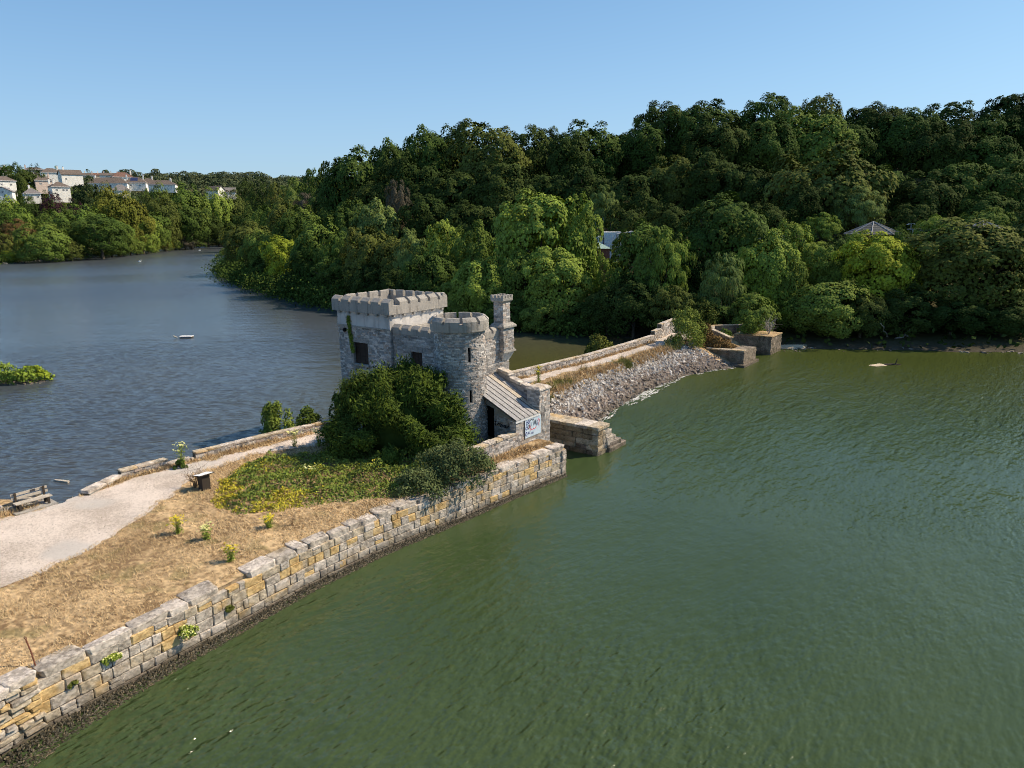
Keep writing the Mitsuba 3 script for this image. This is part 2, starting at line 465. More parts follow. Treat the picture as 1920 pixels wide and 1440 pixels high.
gx, gy = grid_axis(-340, 200, 4, -2600, 2600), grid_axis(70, 620, 4, -1500, 3000)
X, Y = np.meshgrid(gx, gy, indexing='ij')
Z = land_z(X, Y)
i, j = np.meshgrid(np.arange(len(gx) - 1), np.arange(len(gy) - 1), indexing='ij')
nn = len(gy)
q = np.stack([i * nn + j, (i + 1) * nn + j, (i + 1) * nn + j + 1, i * nn + j + 1], -1).reshape(-1, 4)
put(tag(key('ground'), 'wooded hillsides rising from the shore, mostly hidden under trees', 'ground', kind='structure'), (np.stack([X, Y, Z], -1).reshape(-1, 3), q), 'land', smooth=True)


def flat_sheet(poly, z):
    g = shapely.Polygon(poly)
    v, f = trimesh.creation.triangulate_polygon(g, engine='earcut')
    return np.column_stack([v, np.full(len(v), z)]), f


# the two waters meet under the causeway
mid_line = [W(-0.3, t)[:2] for t in (-120, -60, -8)] + [W(1.0, t)[:2] for t in (0, 20, 48)] + [W(1.0, 75)[:2]]
put(tag(key('sea_water'), 'green tidal water with wind ripples on the near side of the causeway', 'water', kind='structure'),
    flat_sheet(mid_line + [(160, 115), (1200, 115), (1200, -400), (-100, -400)], 0.0), 'sea_surface')
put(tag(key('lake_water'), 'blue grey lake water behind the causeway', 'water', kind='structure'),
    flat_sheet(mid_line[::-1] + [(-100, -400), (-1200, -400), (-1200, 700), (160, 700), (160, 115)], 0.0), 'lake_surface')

# ------------------------------------------------------------------ causeway
RNG = np.random.default_rng(11)
QUAY = np.array([(13.9, -34), (13.4, -31), (12.95, -24), (12.5, -18), (12.5, -13.5), (12.95, -9), (13.2, -6), (13.95, 2.4)])      # (s, t) of the wall's face


def quay_s(t):
    return np.interp(t, QUAY[:, 1], QUAY[:, 0])


GZ = 2.12
LEFT = np.array([(-9.5, -34), (-8.6, -27), (-6.3, -24.0), (-4.5, -22.8), (-2.4, -22.6), (-3.2, -20.5), (-4.4, -18), (-4.1, -15), (-3.4, -8.5), (-2.6, -4.0), (-2.0, 0), (-1.9, 16), (-0.9, 30), (-0.9, 44), (-2, 52), (-4, 60)])


def sheet_from_poly(poly, z_fn, step=0.35):
    """A triangulated sheet with inner points every step metres, in (s, t)."""
    g = shapely.Polygon(poly)
    lo, hi = np.array(g.bounds[:2]), np.array(g.bounds[2:])
    from scipy.spatial import Delaunay
    ss, tt = np.meshgrid(np.arange(lo[0], hi[0], step), np.arange(lo[1], hi[1], step), indexing='ij')
    pts = np.stack([ss.ravel(), tt.ravel()], 1)
    pts = pts[shapely.contains(g.buffer(-step * 0.4), shapely.points(pts))]
    n = int(g.exterior.length / step)
    edge = np.array([g.exterior.interpolate(k / n, normalized=True).coords[0] for k in range(n)])
    p = np.vstack([edge, np.array(g.exterior.coords[:-1]), pts])
    p = np.unique(np.round(p, 4), axis=0)
    f = Delaunay(p).simplices
    cen = p[f].mean(1)
    x1, x2 = p[f[:, 1]] - p[f[:, 0]], p[f[:, 2]] - p[f[:, 0]]
    area = np.abs(x1[:, 0] * x2[:, 1] - x1[:, 1] * x2[:, 0])
    f = f[shapely.contains(g.buffer(0.02), shapely.points(cen)) & (area > 1e-6)]
    x1, x2 = p[f[:, 1]] - p[f[:, 0]], p[f[:, 2]] - p[f[:, 0]]
    d = x1[:, 0] * x2[:, 1] - x1[:, 1] * x2[:, 0]
    f = np.where(d[:, None] > 0, f, f[:, ::-1])
    return stv(np.column_stack([p, z_fn(p[:, 0], p[:, 1])])), f


def bank_edge(t):
    return np.interp(t, [8, 13, 18, 25, 34, 42, 60], [5.9, 5.6, 5.0, 4.6, 4.5, 4.6, 5.0])


def bank_water(t):
    return np.interp(t, [8, 13, 18.7, 26.6, 35.9, 40.75, 43, 60], [10.8, 9.6, 8.15, 7.2, 7.4, 8.9, 10, 10])


def ground_z(s, t):
    """Top of the causeway in its own frame."""
    s, t = np.asarray(s, float), np.asarray(t, float)
    z = GZ + 0.10 * (meshkit.fbm(np.stack([s / 1.7, t / 1.7, 0 * s], -1), 3) - 0.5)
    z = z - 0.16 * smooth01(quay_s(t) - 1.8, quay_s(t) - 0.3, s) * (t < 3)
    # the bank beyond the channel falls away to the rubble
    far = smooth01(8.0, 9.5, t)
    e0, sw = bank_edge(t), bank_water(t)
    z = z - far * GZ * np.clip((s - e0) / (sw - e0), 0, 1.6)
    return z


land_poly = [tuple(p) for p in LEFT] + [(7.5, 60), (8.2, 50), (10.8, 43), (9.8, 40.75), (8.3, 35.9), (8.1, 26.6), (9.1, 18.7), (10.7, 13), (11.8, 8.4), (8.2, 8.4), (8.0, 2.35)] + [(float(a) - 0.32, float(b)) for a, b in QUAY[::-1]]
v, f = sheet_from_poly(land_poly, ground_z, 0.40)
put(tag(key('grass_ground'), 'dry brown grass on top of the stone causeway', 'grass', kind='structure'), (v, f), 'dry_ground', smooth=True)

def ragged(poly, amp, step=0.25, seed=3):
    g = shapely.Polygon(poly).segmentize(step)
    p = np.array(g.exterior.coords)[:-1]
    nz = meshkit.fbm(np.column_stack([p * 1.3, np.zeros(len(p)) + seed]), 4) - 0.5
    nz2 = meshkit.fbm(np.column_stack([p * 1.3, np.zeros(len(p)) + seed + 40]), 4) - 0.5
    return p + amp * np.stack([nz, nz2], 1) * 2


# skirts under the causeway: a rough earth and stone body down below the water
body = shapely.Polygon(land_poly).buffer(-0.03)
pts = np.array(body.exterior.segmentize(0.8).coords)[:-1]
zt = ground_z(pts[:, 0], pts[:, 1]) - 0.03
ring_top, ring_bot = stv(np.column_stack([pts, zt])), stv(np.column_stack([pts, np.full(len(pts), -1.5)]))
n = len(pts)
k = np.arange(n)
f = np.vstack([np.stack([k, (k + 1) % n, n + (k + 1) % n], 1), np.stack([k, n + (k + 1) % n, n + k], 1)])
rb = [(float(bank_edge(t_)) - 0.15, t_) for t_ in np.arange(8.45, 43.5, 0.8)] + [(float(bank_water(t_)) + 0.6, t_) for t_ in np.arange(43, 8.4, -0.8)]
v2, f2 = sheet_from_poly(ragged(rb, 0.25), lambda s, t: ground_z(s, t) + 0.03, 0.5)
put(tag(key('stony_slope'), 'dark stony slope between the loose stones of the bank', 'slope', kind='structure'), (v2, f2), 'bank_earth', smooth=True)
put(tag(key('causeway_bank'), 'earth and stone flank of the causeway under the grass', 'bank', kind='structure'), (np.vstack([ring_top, ring_bot]), f), 'stone_bridge')


PATH = [(-2.3, -34), (-3.0, -25.5), (-2.9, -22), (-3.3, -20), (-3.5, -18), (-3.2, -15), (-2.6, -9.8), (-2.0, -4), (-1.4, 0), (-1.2, 9), (-1.1, 17), (0.1, 29), (0.0, 44), (-1, 52), (1.5, 58), (3.6, 52), (2.1, 43), (2.1, 34), (1.8, 27.6),
        (1.2, 20.7), (1.2, 16), (1.2, 9), (0.7, -4), (0.3, -7.7), (-1.5, -10.8), (-1.35, -13.9), (-0.2, -16.7), (1.2, -18.2), (3.4, -21.9), (4.9, -25), (5.3, -28), (6.0, -34)]
v, f = sheet_from_poly(ragged(PATH, 0.55, 0.18), lambda s, t: ground_z(s, t) + 0.012, 0.40)
put(tag(key('path'), 'pale gravel path along the causeway', 'path', kind='structure'), (v, f), 'path_gravel', smooth=True)


# ------------------------------------------------------------------ dressed stones
def block_variants(count, seed, rough=0.10, ch=0.10):
    """Chamfered blocks of unit size with uneven corners, about 44 triangles each."""
    rng = np.random.default_rng(seed)
    out = []
    for _ in range(count):
        pts = []
        for c in CORN:
            c = c * 0.5 * (1 + rough * (rng.random(3) - 0.6))
            for a in range(3):
                d = np.array([ch, ch, ch]) * (0.6 + 0.9 * rng.random(3))
                d[a] = 0
                pts.append(c - np.sign(c) * d)
        h = trimesh.convex.convex_hull(np.array(pts))
        out.append(h)
    return out


BLOCKS = [mikit.ply(m, 'stone_grey') for m in block_variants(8, 21, 0.11, 0.048)]
ROUGH_BLOCKS = [mikit.ply(m, 'stone_grey') for m in block_variants(6, 22, 0.22, 0.085)]


def piece(parent, name, ply, bsdf, centre, size, axes, jig=0.0, rng=None):
    """One stone: a block scaled to size along its axes (rows)."""
    ax = np.asarray(axes, float)
    if jig:
        e = (rng.random(3) - 0.5) * 2 * jig
        r = trimesh.transformations.euler_matrix(*e)[:3, :3]
        ax = (r @ ax.T).T
    m = np.eye(4)
    m[:3, :3] = (ax * np.asarray(size, float)[:, None]).T
    m[:3, 3] = centre
    k = key(f'{parent}__{name}')
    scene[k] = {**ply, 'bsdf': {'type': 'ref', 'id': bsdf}, 'to_world': T(m.tolist())}
    return k


def ashlar(parent, p0, p1, z0, courses, lengths, depth, pick, rng, plies=BLOCKS, gap=0.024, jig=0.016, proud=0.05, batter=0.0, coping=None, ends=(0, 0), split=0.0):
    """Courses of stones along the face from p0 to p1 (world xy, face seen with p1 to the right of p0 from outside)."""
    p0, p1 = np.asarray(p0, float)[:2], np.asarray(p1, float)[:2]
    L = np.linalg.norm(p1 - p0)
    e = np.append((p1 - p0) / L, 0)
    out = np.array([e[1], -e[0], 0])
    z = z0
    for ci, h in enumerate(courses):
        x = -rng.random() * lengths[0] * 0.5 * (1 - ends[0])
        while x < L - 0.08:
            l = lengths[0] + (lengths[1] - lengths[0]) * rng.random() ** 1.3
            if L - x - l < lengths[0] * 0.7:
                l = L - x + (0.0 if ends[1] else rng.random() * 0.1)
            hh = h * (1 + 0.07 * (rng.random() - 0.5))
            d = proud * (rng.random() - 0.5) - batter * (z - z0)
            c = np.append(p0, 0) + e * (x + l / 2) + out * (d - depth / 2) + np.array([0, 0, z + h / 2])
            if split and ci and rng.random() < split and l < 0.75:
                # two thin stones one above the other
                cut = 0.35 + 0.3 * rng.random()
                for lo_, fr_ in ((0.0, cut), (cut, 1 - cut)):
                    cc = c + np.array([0, 0, h * (lo_ + fr_ / 2 - 0.5)])
                    piece(parent, 'stone', plies[rng.integers(len(plies))], pick(ci, (x + l / 2) / L, z, rng), cc, (l - gap, depth, h * fr_ - gap * 0.8), (e, -out, [0, 0, 1]), jig, rng)
                x += l
                continue
            piece(parent, 'stone', plies[rng.integers(len(plies))], pick(ci, (x + l / 2) / L, z, rng), c, (l - gap, depth, hh - gap * 0.8), (e, -out, [0, 0, 1]), jig, rng)
            x += l
        z += h
    return z


def tone(ci, n_courses, rng, t):
    """Grey below, an ochre band of stones in the upper courses, as the wall shows."""
    r = rng.random()
    if ci == 0:
        return 'stone_wet' if r < 0.75 else 'stone_grey'
    band = {1: 0.04, 2: 0.12, 3: 0.34, 4: 0.26}.get(ci, 0.1) * (1.5 if t > 0.5 else 0.8)
    if r < band:
        return 'stone_ochre'
    if r < band + 0.22:
        return 'stone_buff'
    return 'stone_grey' if r < 0.85 else 'stone_pale'


QJ = np.vstack([[(float(quay_s(-29.4)), -29.4)], QUAY[2:]])
quay = thing('quay_wall', 'long quay wall of grey and ochre stone blocks along the green water', 'wall')
rng = np.random.default_rng(31)
core = MB()
for (s0, t0), (s1, t1) in zip(QJ[:-1], QJ[1:]):
    for kk in range(max(1, int(round((t1 - t0) / 2.4)))):
        nseg = max(1, int(round((t1 - t0) / 2.4)))
        ta, tb = t0 + (t1 - t0) * kk / nseg, t0 + (t1 - t0) * (kk + 1) / nseg
        a, b = W(quay_s(ta), ta), W(quay_s(tb), tb)
        ashlar(quay, a, b, -0.10, [0.28, 0.36, 0.46, 0.42, 0.38], (0.34, 1.0), 0.55, lambda ci, x, z, r, ochre=float(ta > -22): tone(ci, 5, r, ochre), rng, batter=0.06, split=0.12)
        e = unit(b - a)
        o = np.array([e[1], -e[0], 0])
        core.add(np.array([a - o * 0.30 + [0, 0, -1.2], a - o * 0.9 + [0, 0, -1.2], b - o * 0.30 + [0, 0, -1.2], b - o * 0.9 + [0, 0, -1.2],
                           a - o * 0.30 + [0, 0, 1.7], a - o * 0.9 + [0, 0, 1.7], b - o * 0.30 + [0, 0, 1.7], b - o * 0.9 + [0, 0, 1.7]]),
                 [[0, 4, 6], [0, 6, 2], [4, 5, 7], [4, 7, 6], [0, 1, 5], [0, 5, 4], [2, 6, 7], [2, 7, 3]])
add('mortar_core', core.mesh(), 'mortar_dark', quay)
# coping: bigger rough stones, uneven and partly grown over
t = -29.3
while t < 2.3:
    l = 0.6 + 1.1 * rng.random()
    l = min(l, 2.4 - t)
    if l < 0.4:
        break
    a, b = W(quay_s(t), t), W(quay_s(t + l), t + l)
    e = unit(b - a); o = np.array([e[1], -e[0], 0])
    wid = 0.5 + 0.6 * rng.random()
    if rng.random() < 0.96:
        hgt = 0.28 + 0.07 * rng.random()
        piece(quay, 'coping_stone', ROUGH_BLOCKS[rng.integers(6)], 'stone_pale' if (rng.random() < 0.6 or t > -4) else 'stone_grey', (a + b) / 2 - o * (wid / 2 + 0.10 + 0.08 * rng.random()) + [0, 0, 1.76 + hgt / 2],
              (l - 0.015, wid, hgt), (e, -o, [0, 0, 1]), 0.028, rng)
    t += l
# end face of the quay towards the sluice channel
ashlar(quay, W(13.95, 2.42), W(9.0, 2.42), -0.10, [0.30, 0.40, 0.44, 0.40, 0.34], (0.5, 1.1), 0.5, lambda ci, x, z, r: tone(ci, 5, r, 0), rng, ends=(1, 0))
add('end_core', (stv(boxv(9, 13.5, 1.9, 2.2, -1, 1.75)), BOXF), 'mortar_dark', quay)

# older, thinner-coursed stretch at the near end
old = thing('rough_wall', 'rough wall of thin ochre and grey slabs left of the long quay wall', 'wall')
a, b = W(14.55, -34.8), W(13.3, -29.45)
ashlar(old, a, b, -0.05, [0.20, 0.16, 0.2, 0.17, 0.2, 0.18, 0.22, 0.2, 0.2, 0.17, 0.2], (0.3, 1.05), 0.6, lambda ci, x, z, r: 'stone_wet' if ci == 0 else ('stone_ochre' if r.random() < (0.45 if ci > 4 else 0.1) else ('stone_buff' if r.random() < 0.4 else 'stone_grey')),
       rng, plies=ROUGH_BLOCKS, gap=0.03, jig=0.07, proud=0.16)
e = unit(b - a); o = np.array([e[1], -e[0], 0])
add('mortar_core', (np.array([p + q_ + [0, 0, z] for p in (a, b) for q_ in (-o * .35, -o * 1.1) for z in (-1, 1.9)]), BOXF), 'mortar_dark', old)
for kk in range(6):
    c = a + (b - a) * (kk + 0.5) / 6
    piece(old, 'coping_stone', ROUGH_BLOCKS[kk], 'stone_pale', c - o * 0.45 + [0, 0, 2.12], (0.95, 0.95, 0.3), (e, -o, [0, 0, 1]), 0.09, rng)

# ------------------------------------------------------------------ castle
castle = thing('castle', 'ruined grey stone castle folly with a round tower on the causeway', 'castle')


def skin(mb, origin, eu, ev, nrm, w, h, rng, holes=(), course=(0.085, 0.17), length=(0.16, 0.55), proud=0.04, quoin=0.0):
    """Thin stones covering a w x h wall; eu, ev, nrm in (s, t, z)."""
    eu, ev, nrm, origin = (np.asarray(x, float) for x in (eu, ev, nrm, origin))
    lo, hi, dep = [], [], []
    y = 0.0
    while y < h - 0.02:
        c = min(course[0] + (course[1] - course[0]) * rng.random(), h - y)
        x = 0.0
        while x < w - 0.01:
            l = length[0] + (length[1] - length[0]) * rng.random() ** 1.6
            if w - x - l < 0.12:
                l = w - x
            if not any(x < b and x + l > a and y < d and y + c > cc for a, b, cc, d in holes):
                lo.append((x + 0.009, y + 0.009)); hi.append((x + l - 0.009, y + c - 0.009)); dep.append(0.008 + proud * rng.random() ** 1.8)
            x += l
        y += c
    lo, hi, dep = np.array(lo), np.array(hi), np.array(dep)
    k = len(lo)
    j = lambda: (rng.random(k) - 0.5) * 0.03
    q0 = [(lo[:, 0], lo[:, 1]), (hi[:, 0], lo[:, 1]), (hi[:, 0], hi[:, 1]), (lo[:, 0], hi[:, 1])]
    base = np.stack([origin + np.outer(a, eu) + np.outer(b, ev) - 0.02 * nrm for a, b in q0], 1)
    top = np.stack([origin + np.outer(np.clip(a + j(), 0, w), eu) + np.outer(np.clip(b + j() * 0.6, 0, h), ev) + np.outer(dep + j() * 0.4, nrm) for a, b in q0], 1)
    v = np.concatenate([base, top], 1)
    ff = [[4, 5, 6], [4, 6, 7], [0, 1, 5], [0, 5, 4], [1, 2, 6], [1, 6, 5], [2, 3, 7], [2, 7, 6], [3, 0, 4], [3, 4, 7]]
    if np.dot(np.cross(eu, ev), nrm) < 0:
        ff = [x[::-1] for x in ff]
    f = (np.array(ff)[None] + np.arange(k)[:, None, None] * 8).reshape(-1, 3)
    mb.add(v.reshape(-1, 3), f, np.repeat(rng.random((k, 2)), 8, axis=0))


def finish(mb, name, bsdf, parent, kind='stuff', bend=None):
    v, f = mb.mesh()
    v = bend(v) if bend else v
    return add(name, (stv(v), f), bsdf, parent, uv=mb.uvs(), kind=kind)


def merlon_section(depth=0.5, low=-0.2, rise=0.25, slope=0.3):
    return np.array([(0, low), (depth, low), (depth, rise * 0.75), (depth - 0.06, rise), (slope, rise), (0, 0.0)])


def straight_merlons(parent, start, eu, inward, length, n, gap, z, sec, bsdf='concrete', thick_end=0.0):
    """n merlons along a parapet; start in (s, t), eu/inward unit 2-vectors."""
    eu, inward = np.asarray(eu, float), np.asarray(inward, float)
    w = (length - gap * (n - 1)) / n
    for kk in range(n):
        x0 = kk * (w + gap)
        pts, m = [], len(sec)
        for x in (x0, x0 + w):
            for d, zz in sec:
                pts.append(np.append(np.asarray(start) + eu * x + inward * d, z + zz))
        h = trimesh.convex.convex_hull(np.array(pts))
        add('merlon', (stv(h.vertices), h.faces), bsdf, parent)


rng = np.random.default_rng(5)
# --- keep: s -6.1..-0.28, t 0.28..6.1
keep = add('keep', mf_st(mbox(-6.1, -0.28, 0.28, 6.07, -1.2, 10.1) - mbox(-4.47, -2.82, 0.0, 0.60, 6.0, 7.7) - mbox(-5.6, -0.8, 0.8, 5.6, 9.9, 10.3)), 'mortar_grey', castle)
mb = MB()
skin(mb, (-6.1, 0.28, 1.5), (1, 0, 0), (0, 0, 1), (0, -1, 0), 5.82, 7.45, rng, holes=[(1.63, 3.28, 4.5, 6.2), (1.55, 3.36, 6.2, 6.6), (0.66, 0.98, 6.9, 7.25)])
skin(mb, (-0.28, 0.28, 1.5), (0, 1, 0), (0, 0, 1), (1, 0, 0), 5.79, 7.45, rng)
skin(mb, (-6.1, 6.07, 1.5), (0, -1, 0), (0, 0, 1), (-1, 0, 0), 5.79, 7.45, rng, length=(0.4, 0.9), course=(0.2, 0.35))
finish(mb, 'stonework', 'rubble_skin', keep)
# rendered frieze, string course, corbelled parapet
fr = mbox(-6.14, -0.24, 0.24, 6.11, 8.98, 10.1) - mbox(-6.0, -0.4, 0.4, 6.0, 8, 10.3)
add('plaster_frieze', mf_st(fr), 'plaster', keep)
add('string_course', mf_st(mbox(-6.2, -0.18, 0.18, 6.17, 8.90, 9.02) - mbox(-6.0, -0.4, 0.4, 6.0, 8, 10.3)), 'concrete', keep)
PAR = mbox(-6.42, 0.0, 0.0, 6.36, 10.1, 10.76) - mbox(-5.92, -0.5, 0.5, 5.86, 9, 11)
add('parapet', mf_st(PAR), 'concrete', keep)
sec = merlon_section(0.5, -0.242, 0.25, 0.34)
sec_in = sec
straight_merlons(keep, (-6.42, 0.0), (1, 0), (0, 1), 6.42, 6, 0.27, 11.0, sec)
straight_merlons(keep, (0.0, 1.12), (0, 1), (-1, 0), 5.24, 5, 0.27, 11.0, sec)
straight_merlons(keep, (-6.42, 6.36), (1, 0), (0, -1), 6.42, 6, 0.27, 11.0, sec)
straight_merlons(keep, (-6.42, 1.13), (0, 1), (1, 0), 5.33 - 0.78, 4, 0.27, 11.0, sec)
for kk in range(6):
    x = -5.8 + kk * 1.05
    add('corbel', (stv(boxv(x, x + 0.2, 0.04, 0.24, 9.92, 10.098)), BOXF), 'concrete', keep)
    add('corbel', (stv(boxv(-0.24, -0.04, 0.5 + kk * 1.05, 0.7 + kk * 1.05, 9.92, 10.098)), BOXF), 'concrete', keep)
# boarded window with stone lintel
win = add('window_board', (stv(boxv(-4.47, -2.82, 0.50, 0.56, 6.0, 7.7)), BOXF), 'board_brown', keep)
for x0, x1 in ((-4.47, -3.92), (-3.92, -3.37), (-3.37, -2.82)):
    add('plank', (stv(boxv(x0 + 0.01, x1 - 0.01, 0.46, 0.498, 6.03, 7.67)), BOXF), 'board_brown', keep)
for kk in range(9):
    x = -4.6 + kk * 0.21
    add('lintel_stone', (stv(boxv(x, x + 0.19, 0.22, 0.5, 7.72, 8.08 + 0.03 * (kk % 2))), BOXF), 'mortar_grey', keep)
th = np.linspace(0, 2 * np.pi, 14, endpoint=False)
add('sill', (stv(boxv(-4.62, -2.68, 0.16, 0.5, 5.88, 5.995)), BOXF), 'concrete', keep)
vent = prism(np.stack([0.15 * np.cos(th), 0.15 * np.sin(th)], 1), -0.1, 0.1).rotate([90, 0, 0]).translate([-5.29, 0.22, 8.59])
add('vent', mf_st(vent), 'void_dark', keep)

iv = MB()
ivn = 900
x_ = rng.random(ivn)
zz_ = 9.75 - 2.9 * x_
ss_ = -4.76 + 0.35 * x_ ** 1.5 + rng.normal(size=ivn) * (0.07 + 0.04 * np.sin(x_ * 9) ** 2)
v, f, uv = cards(stv(np.stack([ss_, np.full(ivn, 0.20) - 0.10 * rng.random(ivn), zz_], 1)), unit(-TA + 0.7 * rng.normal(size=(ivn, 3))), 0.13, 0.11, rng)
put(thing('ivy', 'strand of green ivy hanging down the keep to its window', 'ivy') + '__leaves', (v, f), LEAF['mid'], uv=uv)
# --- wing between keep and tower, back to the chimney
wing = add('wing', mf_st(mbox(-0.25, 7.3, 0.5, 4.85, -0.5, 8.72) - mbox(1.52, 2.69, 0.3, 0.85, 4.6, 7.5) - mbox(0.2, 6.9, 0.9, 4.45, 8.5, 9)), 'mortar_grey', castle)
mb = MB()
skin(mb, (-0.2, 0.5, 1.5), (1, 0, 0), (0, 0, 1), (0, -1, 0), 5.4, 7.2, rng, holes=[(1.72, 2.89, 3.0, 6.0), (1.6, 3.0, 6.0, 6.4)])
skin(mb, (7.3, 0.5, 1.5), (0, 1, 0), (0, 0, 1), (1, 0, 0), 4.35, 7.2, rng)
finish(mb, 'stonework', 'rubble_skin', wing)
add('flat_roof', (stv(boxv(0.2, 6.9, 0.9, 6.0, 8.4, 8.56)), BOXF), 'roof_white', wing)
add('parapet', mf_st(mbox(-0.24, 7.36, 0.44, 4.91, 8.72, 8.98) - mbox(0.2, 6.9, 0.88, 4.45, 8, 10)), 'concrete', wing)
sec2 = merlon_section(0.44, -0.203, 0.22, 0.27)
straight_merlons(wing, (-0.24, 0.44), (1, 0), (0, 1), 5.6, 6, 0.24, 9.18, sec2)
straight_merlons(wing, (7.36, 1.9), (0, 1), (-1, 0), 2.0, 2, 0.24, 9.18, sec2)
straight_merlons(wing, (-0.24, 4.91), (1, 0), (0, -1), 5.6, 6, 0.24, 9.18, sec2)
door = add('door_board', (stv(boxv(1.52, 2.69, 0.74, 0.80, 4.6, 7.5)), BOXF), 'board_brown', wing)
for kk in range(2):
    add('plank', (stv(boxv(1.53 + kk * 0.58, 2.09 + kk * 0.58, 0.70, 0.738, 4.62, 7.48)), BOXF), 'board_brown', wing)
for kk in range(7):
    x = 1.42 + kk * 0.2
    add('lintel_stone', (stv(boxv(x, x + 0.18, 0.44, 0.8, 7.52, 7.86 + 0.03 * (kk % 2))), BOXF), 'mortar_grey', wing)

# --- round tower
TC, TR = np.array([7.2, -0.45]), 1.70


def ring(profile, a0, a1, nseg, c=TC):
    """Solid of revolution between two angles; profile is a closed (r, z) polygon, counter-clockwise."""
    ang = np.linspace(a0, a1, nseg + 1)
    pr = np.asarray(profile, float)
    m = len(pr)
    full = abs(a1 - a0 - 2 * np.pi) < 1e-6
    v = np.concatenate([np.stack([c[0] + pr[:, 0] * np.cos(x), c[1] + pr[:, 0] * np.sin(x), pr[:, 1]], 1) for x in (ang[:-1] if full else ang)])
    rows = nseg if full else nseg + 1
    f = []
    for r in range(nseg):
        r2 = (r + 1) % rows
        for k_ in range(m):
            k2 = (k_ + 1) % m
            f += [[r * m + k_, r2 * m + k_, r2 * m + k2], [r * m + k_, r2 * m + k2, r * m + k2]]
    if not full:
        for k_ in range(1, m - 1):
            f += [[0, k_ + 1, k_][::-1], [nseg * m, nseg * m + k_, nseg * m + k_ + 1][::-1]]
    return v, np.array(f)


view = to_st(EYE)[:2] - TC
va = math.atan2(view[1], view[0])
def tower_z(v_):
    return float(aty(861, v_, W(*TC)[1] - TR)[2])


SL = [(va + math.asin(0.36), tower_z(681), tower_z(653)), (va + math.asin(0.38), tower_z(757), tower_z(733))]
RIM0, RIM1 = tower_z(623.6), tower_z(605.8) + 0.05
cyl = manifold3d.Manifold.cylinder(RIM0 + 1.15, TR + 0.06, TR, 72).translate([TC[0], TC[1], -1.0])
cut = manifold3d.Manifold()
for a_, z0, z1 in SL:
    cut = cut + mbox(TR - 0.35, TR + 0.5, -0.10, 0.10, z0, z1).rotate([0, 0, math.degrees(a_)]).translate([TC[0], TC[1], 0])
tower = add('tower', mf_st(cyl - cut), 'mortar_grey', castle, smooth=40)
for a_, z0, z1 in SL:
    add('slit_window', mf_st(mbox(TR - 0.38, TR - 0.22, -0.098, 0.098, z0 + 0.004, z1 - 0.004).rotate([0, 0, math.degrees(a_)]).translate([TC[0], TC[1], 0])), 'void_dark', tower)
mb = MB()
circ = 2 * np.pi * TR
holes = [((a_ - va + np.pi) * TR - 0.12, (a_ - va + np.pi) * TR + 0.12, z0 - 1.5, z1 - 1.5) for a_, z0, z1 in SL]
skin(mb, (0, 0, 1.5), (1, 0, 0), (0, 0, 1), (0, 1, 0), circ, RIM0 - 1.5, rng, holes=holes, length=(0.14, 0.40), course=(0.075, 0.14), proud=0.055)


def bend(v):
    a_ = v[:, 0] / TR + va - np.pi
    r = TR + v[:, 1] + 0.05 * (9.6 - v[:, 2]) / 10.6
    return np.stack([TC[0] + r * np.cos(a_), TC[1] + r * np.sin(a_), v[:, 2]], 1)


v, f = mb.mesh()
v = bend(v)
add('stonework', (stv(v), f), 'rubble_skin', tower, uv=mb.uvs(), kind='stuff')
rim = ring([(1.55, RIM0), (1.96, RIM0), (1.99, RIM1 - 0.2), (1.55, RIM1 - 0.2)], 0, 2 * np.pi, 60)
add('parapet', (stv(rim[0]), rim[1]), 'concrete', tower, smooth=35)
fl = ring([(0.0, RIM0 - 0.1), (1.57, RIM0 - 0.1), (1.57, RIM0 + 0.12), (0.0, RIM0 + 0.12)], 0, 2 * np.pi, 40)
add('tower_roof', (stv(fl[0]), fl[1]), 'concrete', tower)
for kk in range(10):
    a0 = va + 0.12 + kk * 2 * np.pi / 10
    seg = ring([(1.552, RIM1 - 0.203), (1.99, RIM1 - 0.203), (1.99, RIM1), (1.76, RIM1 + 0.24), (1.60, RIM1 + 0.26), (1.552, RIM1 + 0.22)], a0, a0 + 0.52, 8)
    add('merlon', (stv(seg[0]), seg[1]), 'concrete', tower, smooth=30)

# --- chimney bay on the wing's far corner
ch = add('chimney', mf_st(mbox(6.6, 7.68, 3.72, 4.98, 7.55, 9.35)), 'mortar_grey', castle)
hull = manifold3d.Manifold.hull_points(np.array([(7.2, 4.0, 6.85), (7.35, 4.0, 6.85), (7.2, 4.86, 6.85), (7.35, 4.86, 6.85)] + [(x, y, 7.50) for x in (7.0, 7.72) for y in (3.70, 5.0)], np.float64))
add('corbel', mf_st(hull), 'plaster', ch)
add('sill_course', (stv(boxv(6.6, 7.80, 3.62, 5.08, 7.502, 7.62)), BOXF), 'concrete', ch)
cop = manifold3d.Manifold.hull_points(np.array([(x, y, 9.30) for x in (6.55, 7.84) for y in (3.58, 5.12)] + [(x, y, 9.42) for x in (6.55, 7.84) for y in (3.58, 5.12)] + [(x, y, 9.62) for x in (6.7, 7.62) for y in (3.80, 4.9)]))
add('offset_coping', mf_st(cop), 'concrete', ch)
add('shaft', (stv(boxv(6.72, 7.55, 3.88, 4.72, 9.5, 11.2)), BOXF), 'mortar_grey', ch)
mb = MB()
skin(mb, (6.72, 3.88, 9.6), (1, 0, 0), (0, 0, 1), (0, -1, 0), 0.83, 1.55, rng, course=(0.15, 0.2), length=(0.25, 0.5), proud=0.02)
skin(mb, (7.55, 3.88, 9.6), (0, 1, 0), (0, 0, 1), (1, 0, 0), 0.84, 1.55, rng, course=(0.15, 0.2), length=(0.25, 0.5), proud=0.02)
skin(mb, (7.68, 3.72, 7.64), (0, 1, 0), (0, 0, 1), (1, 0, 0), 1.26, 1.64, rng)
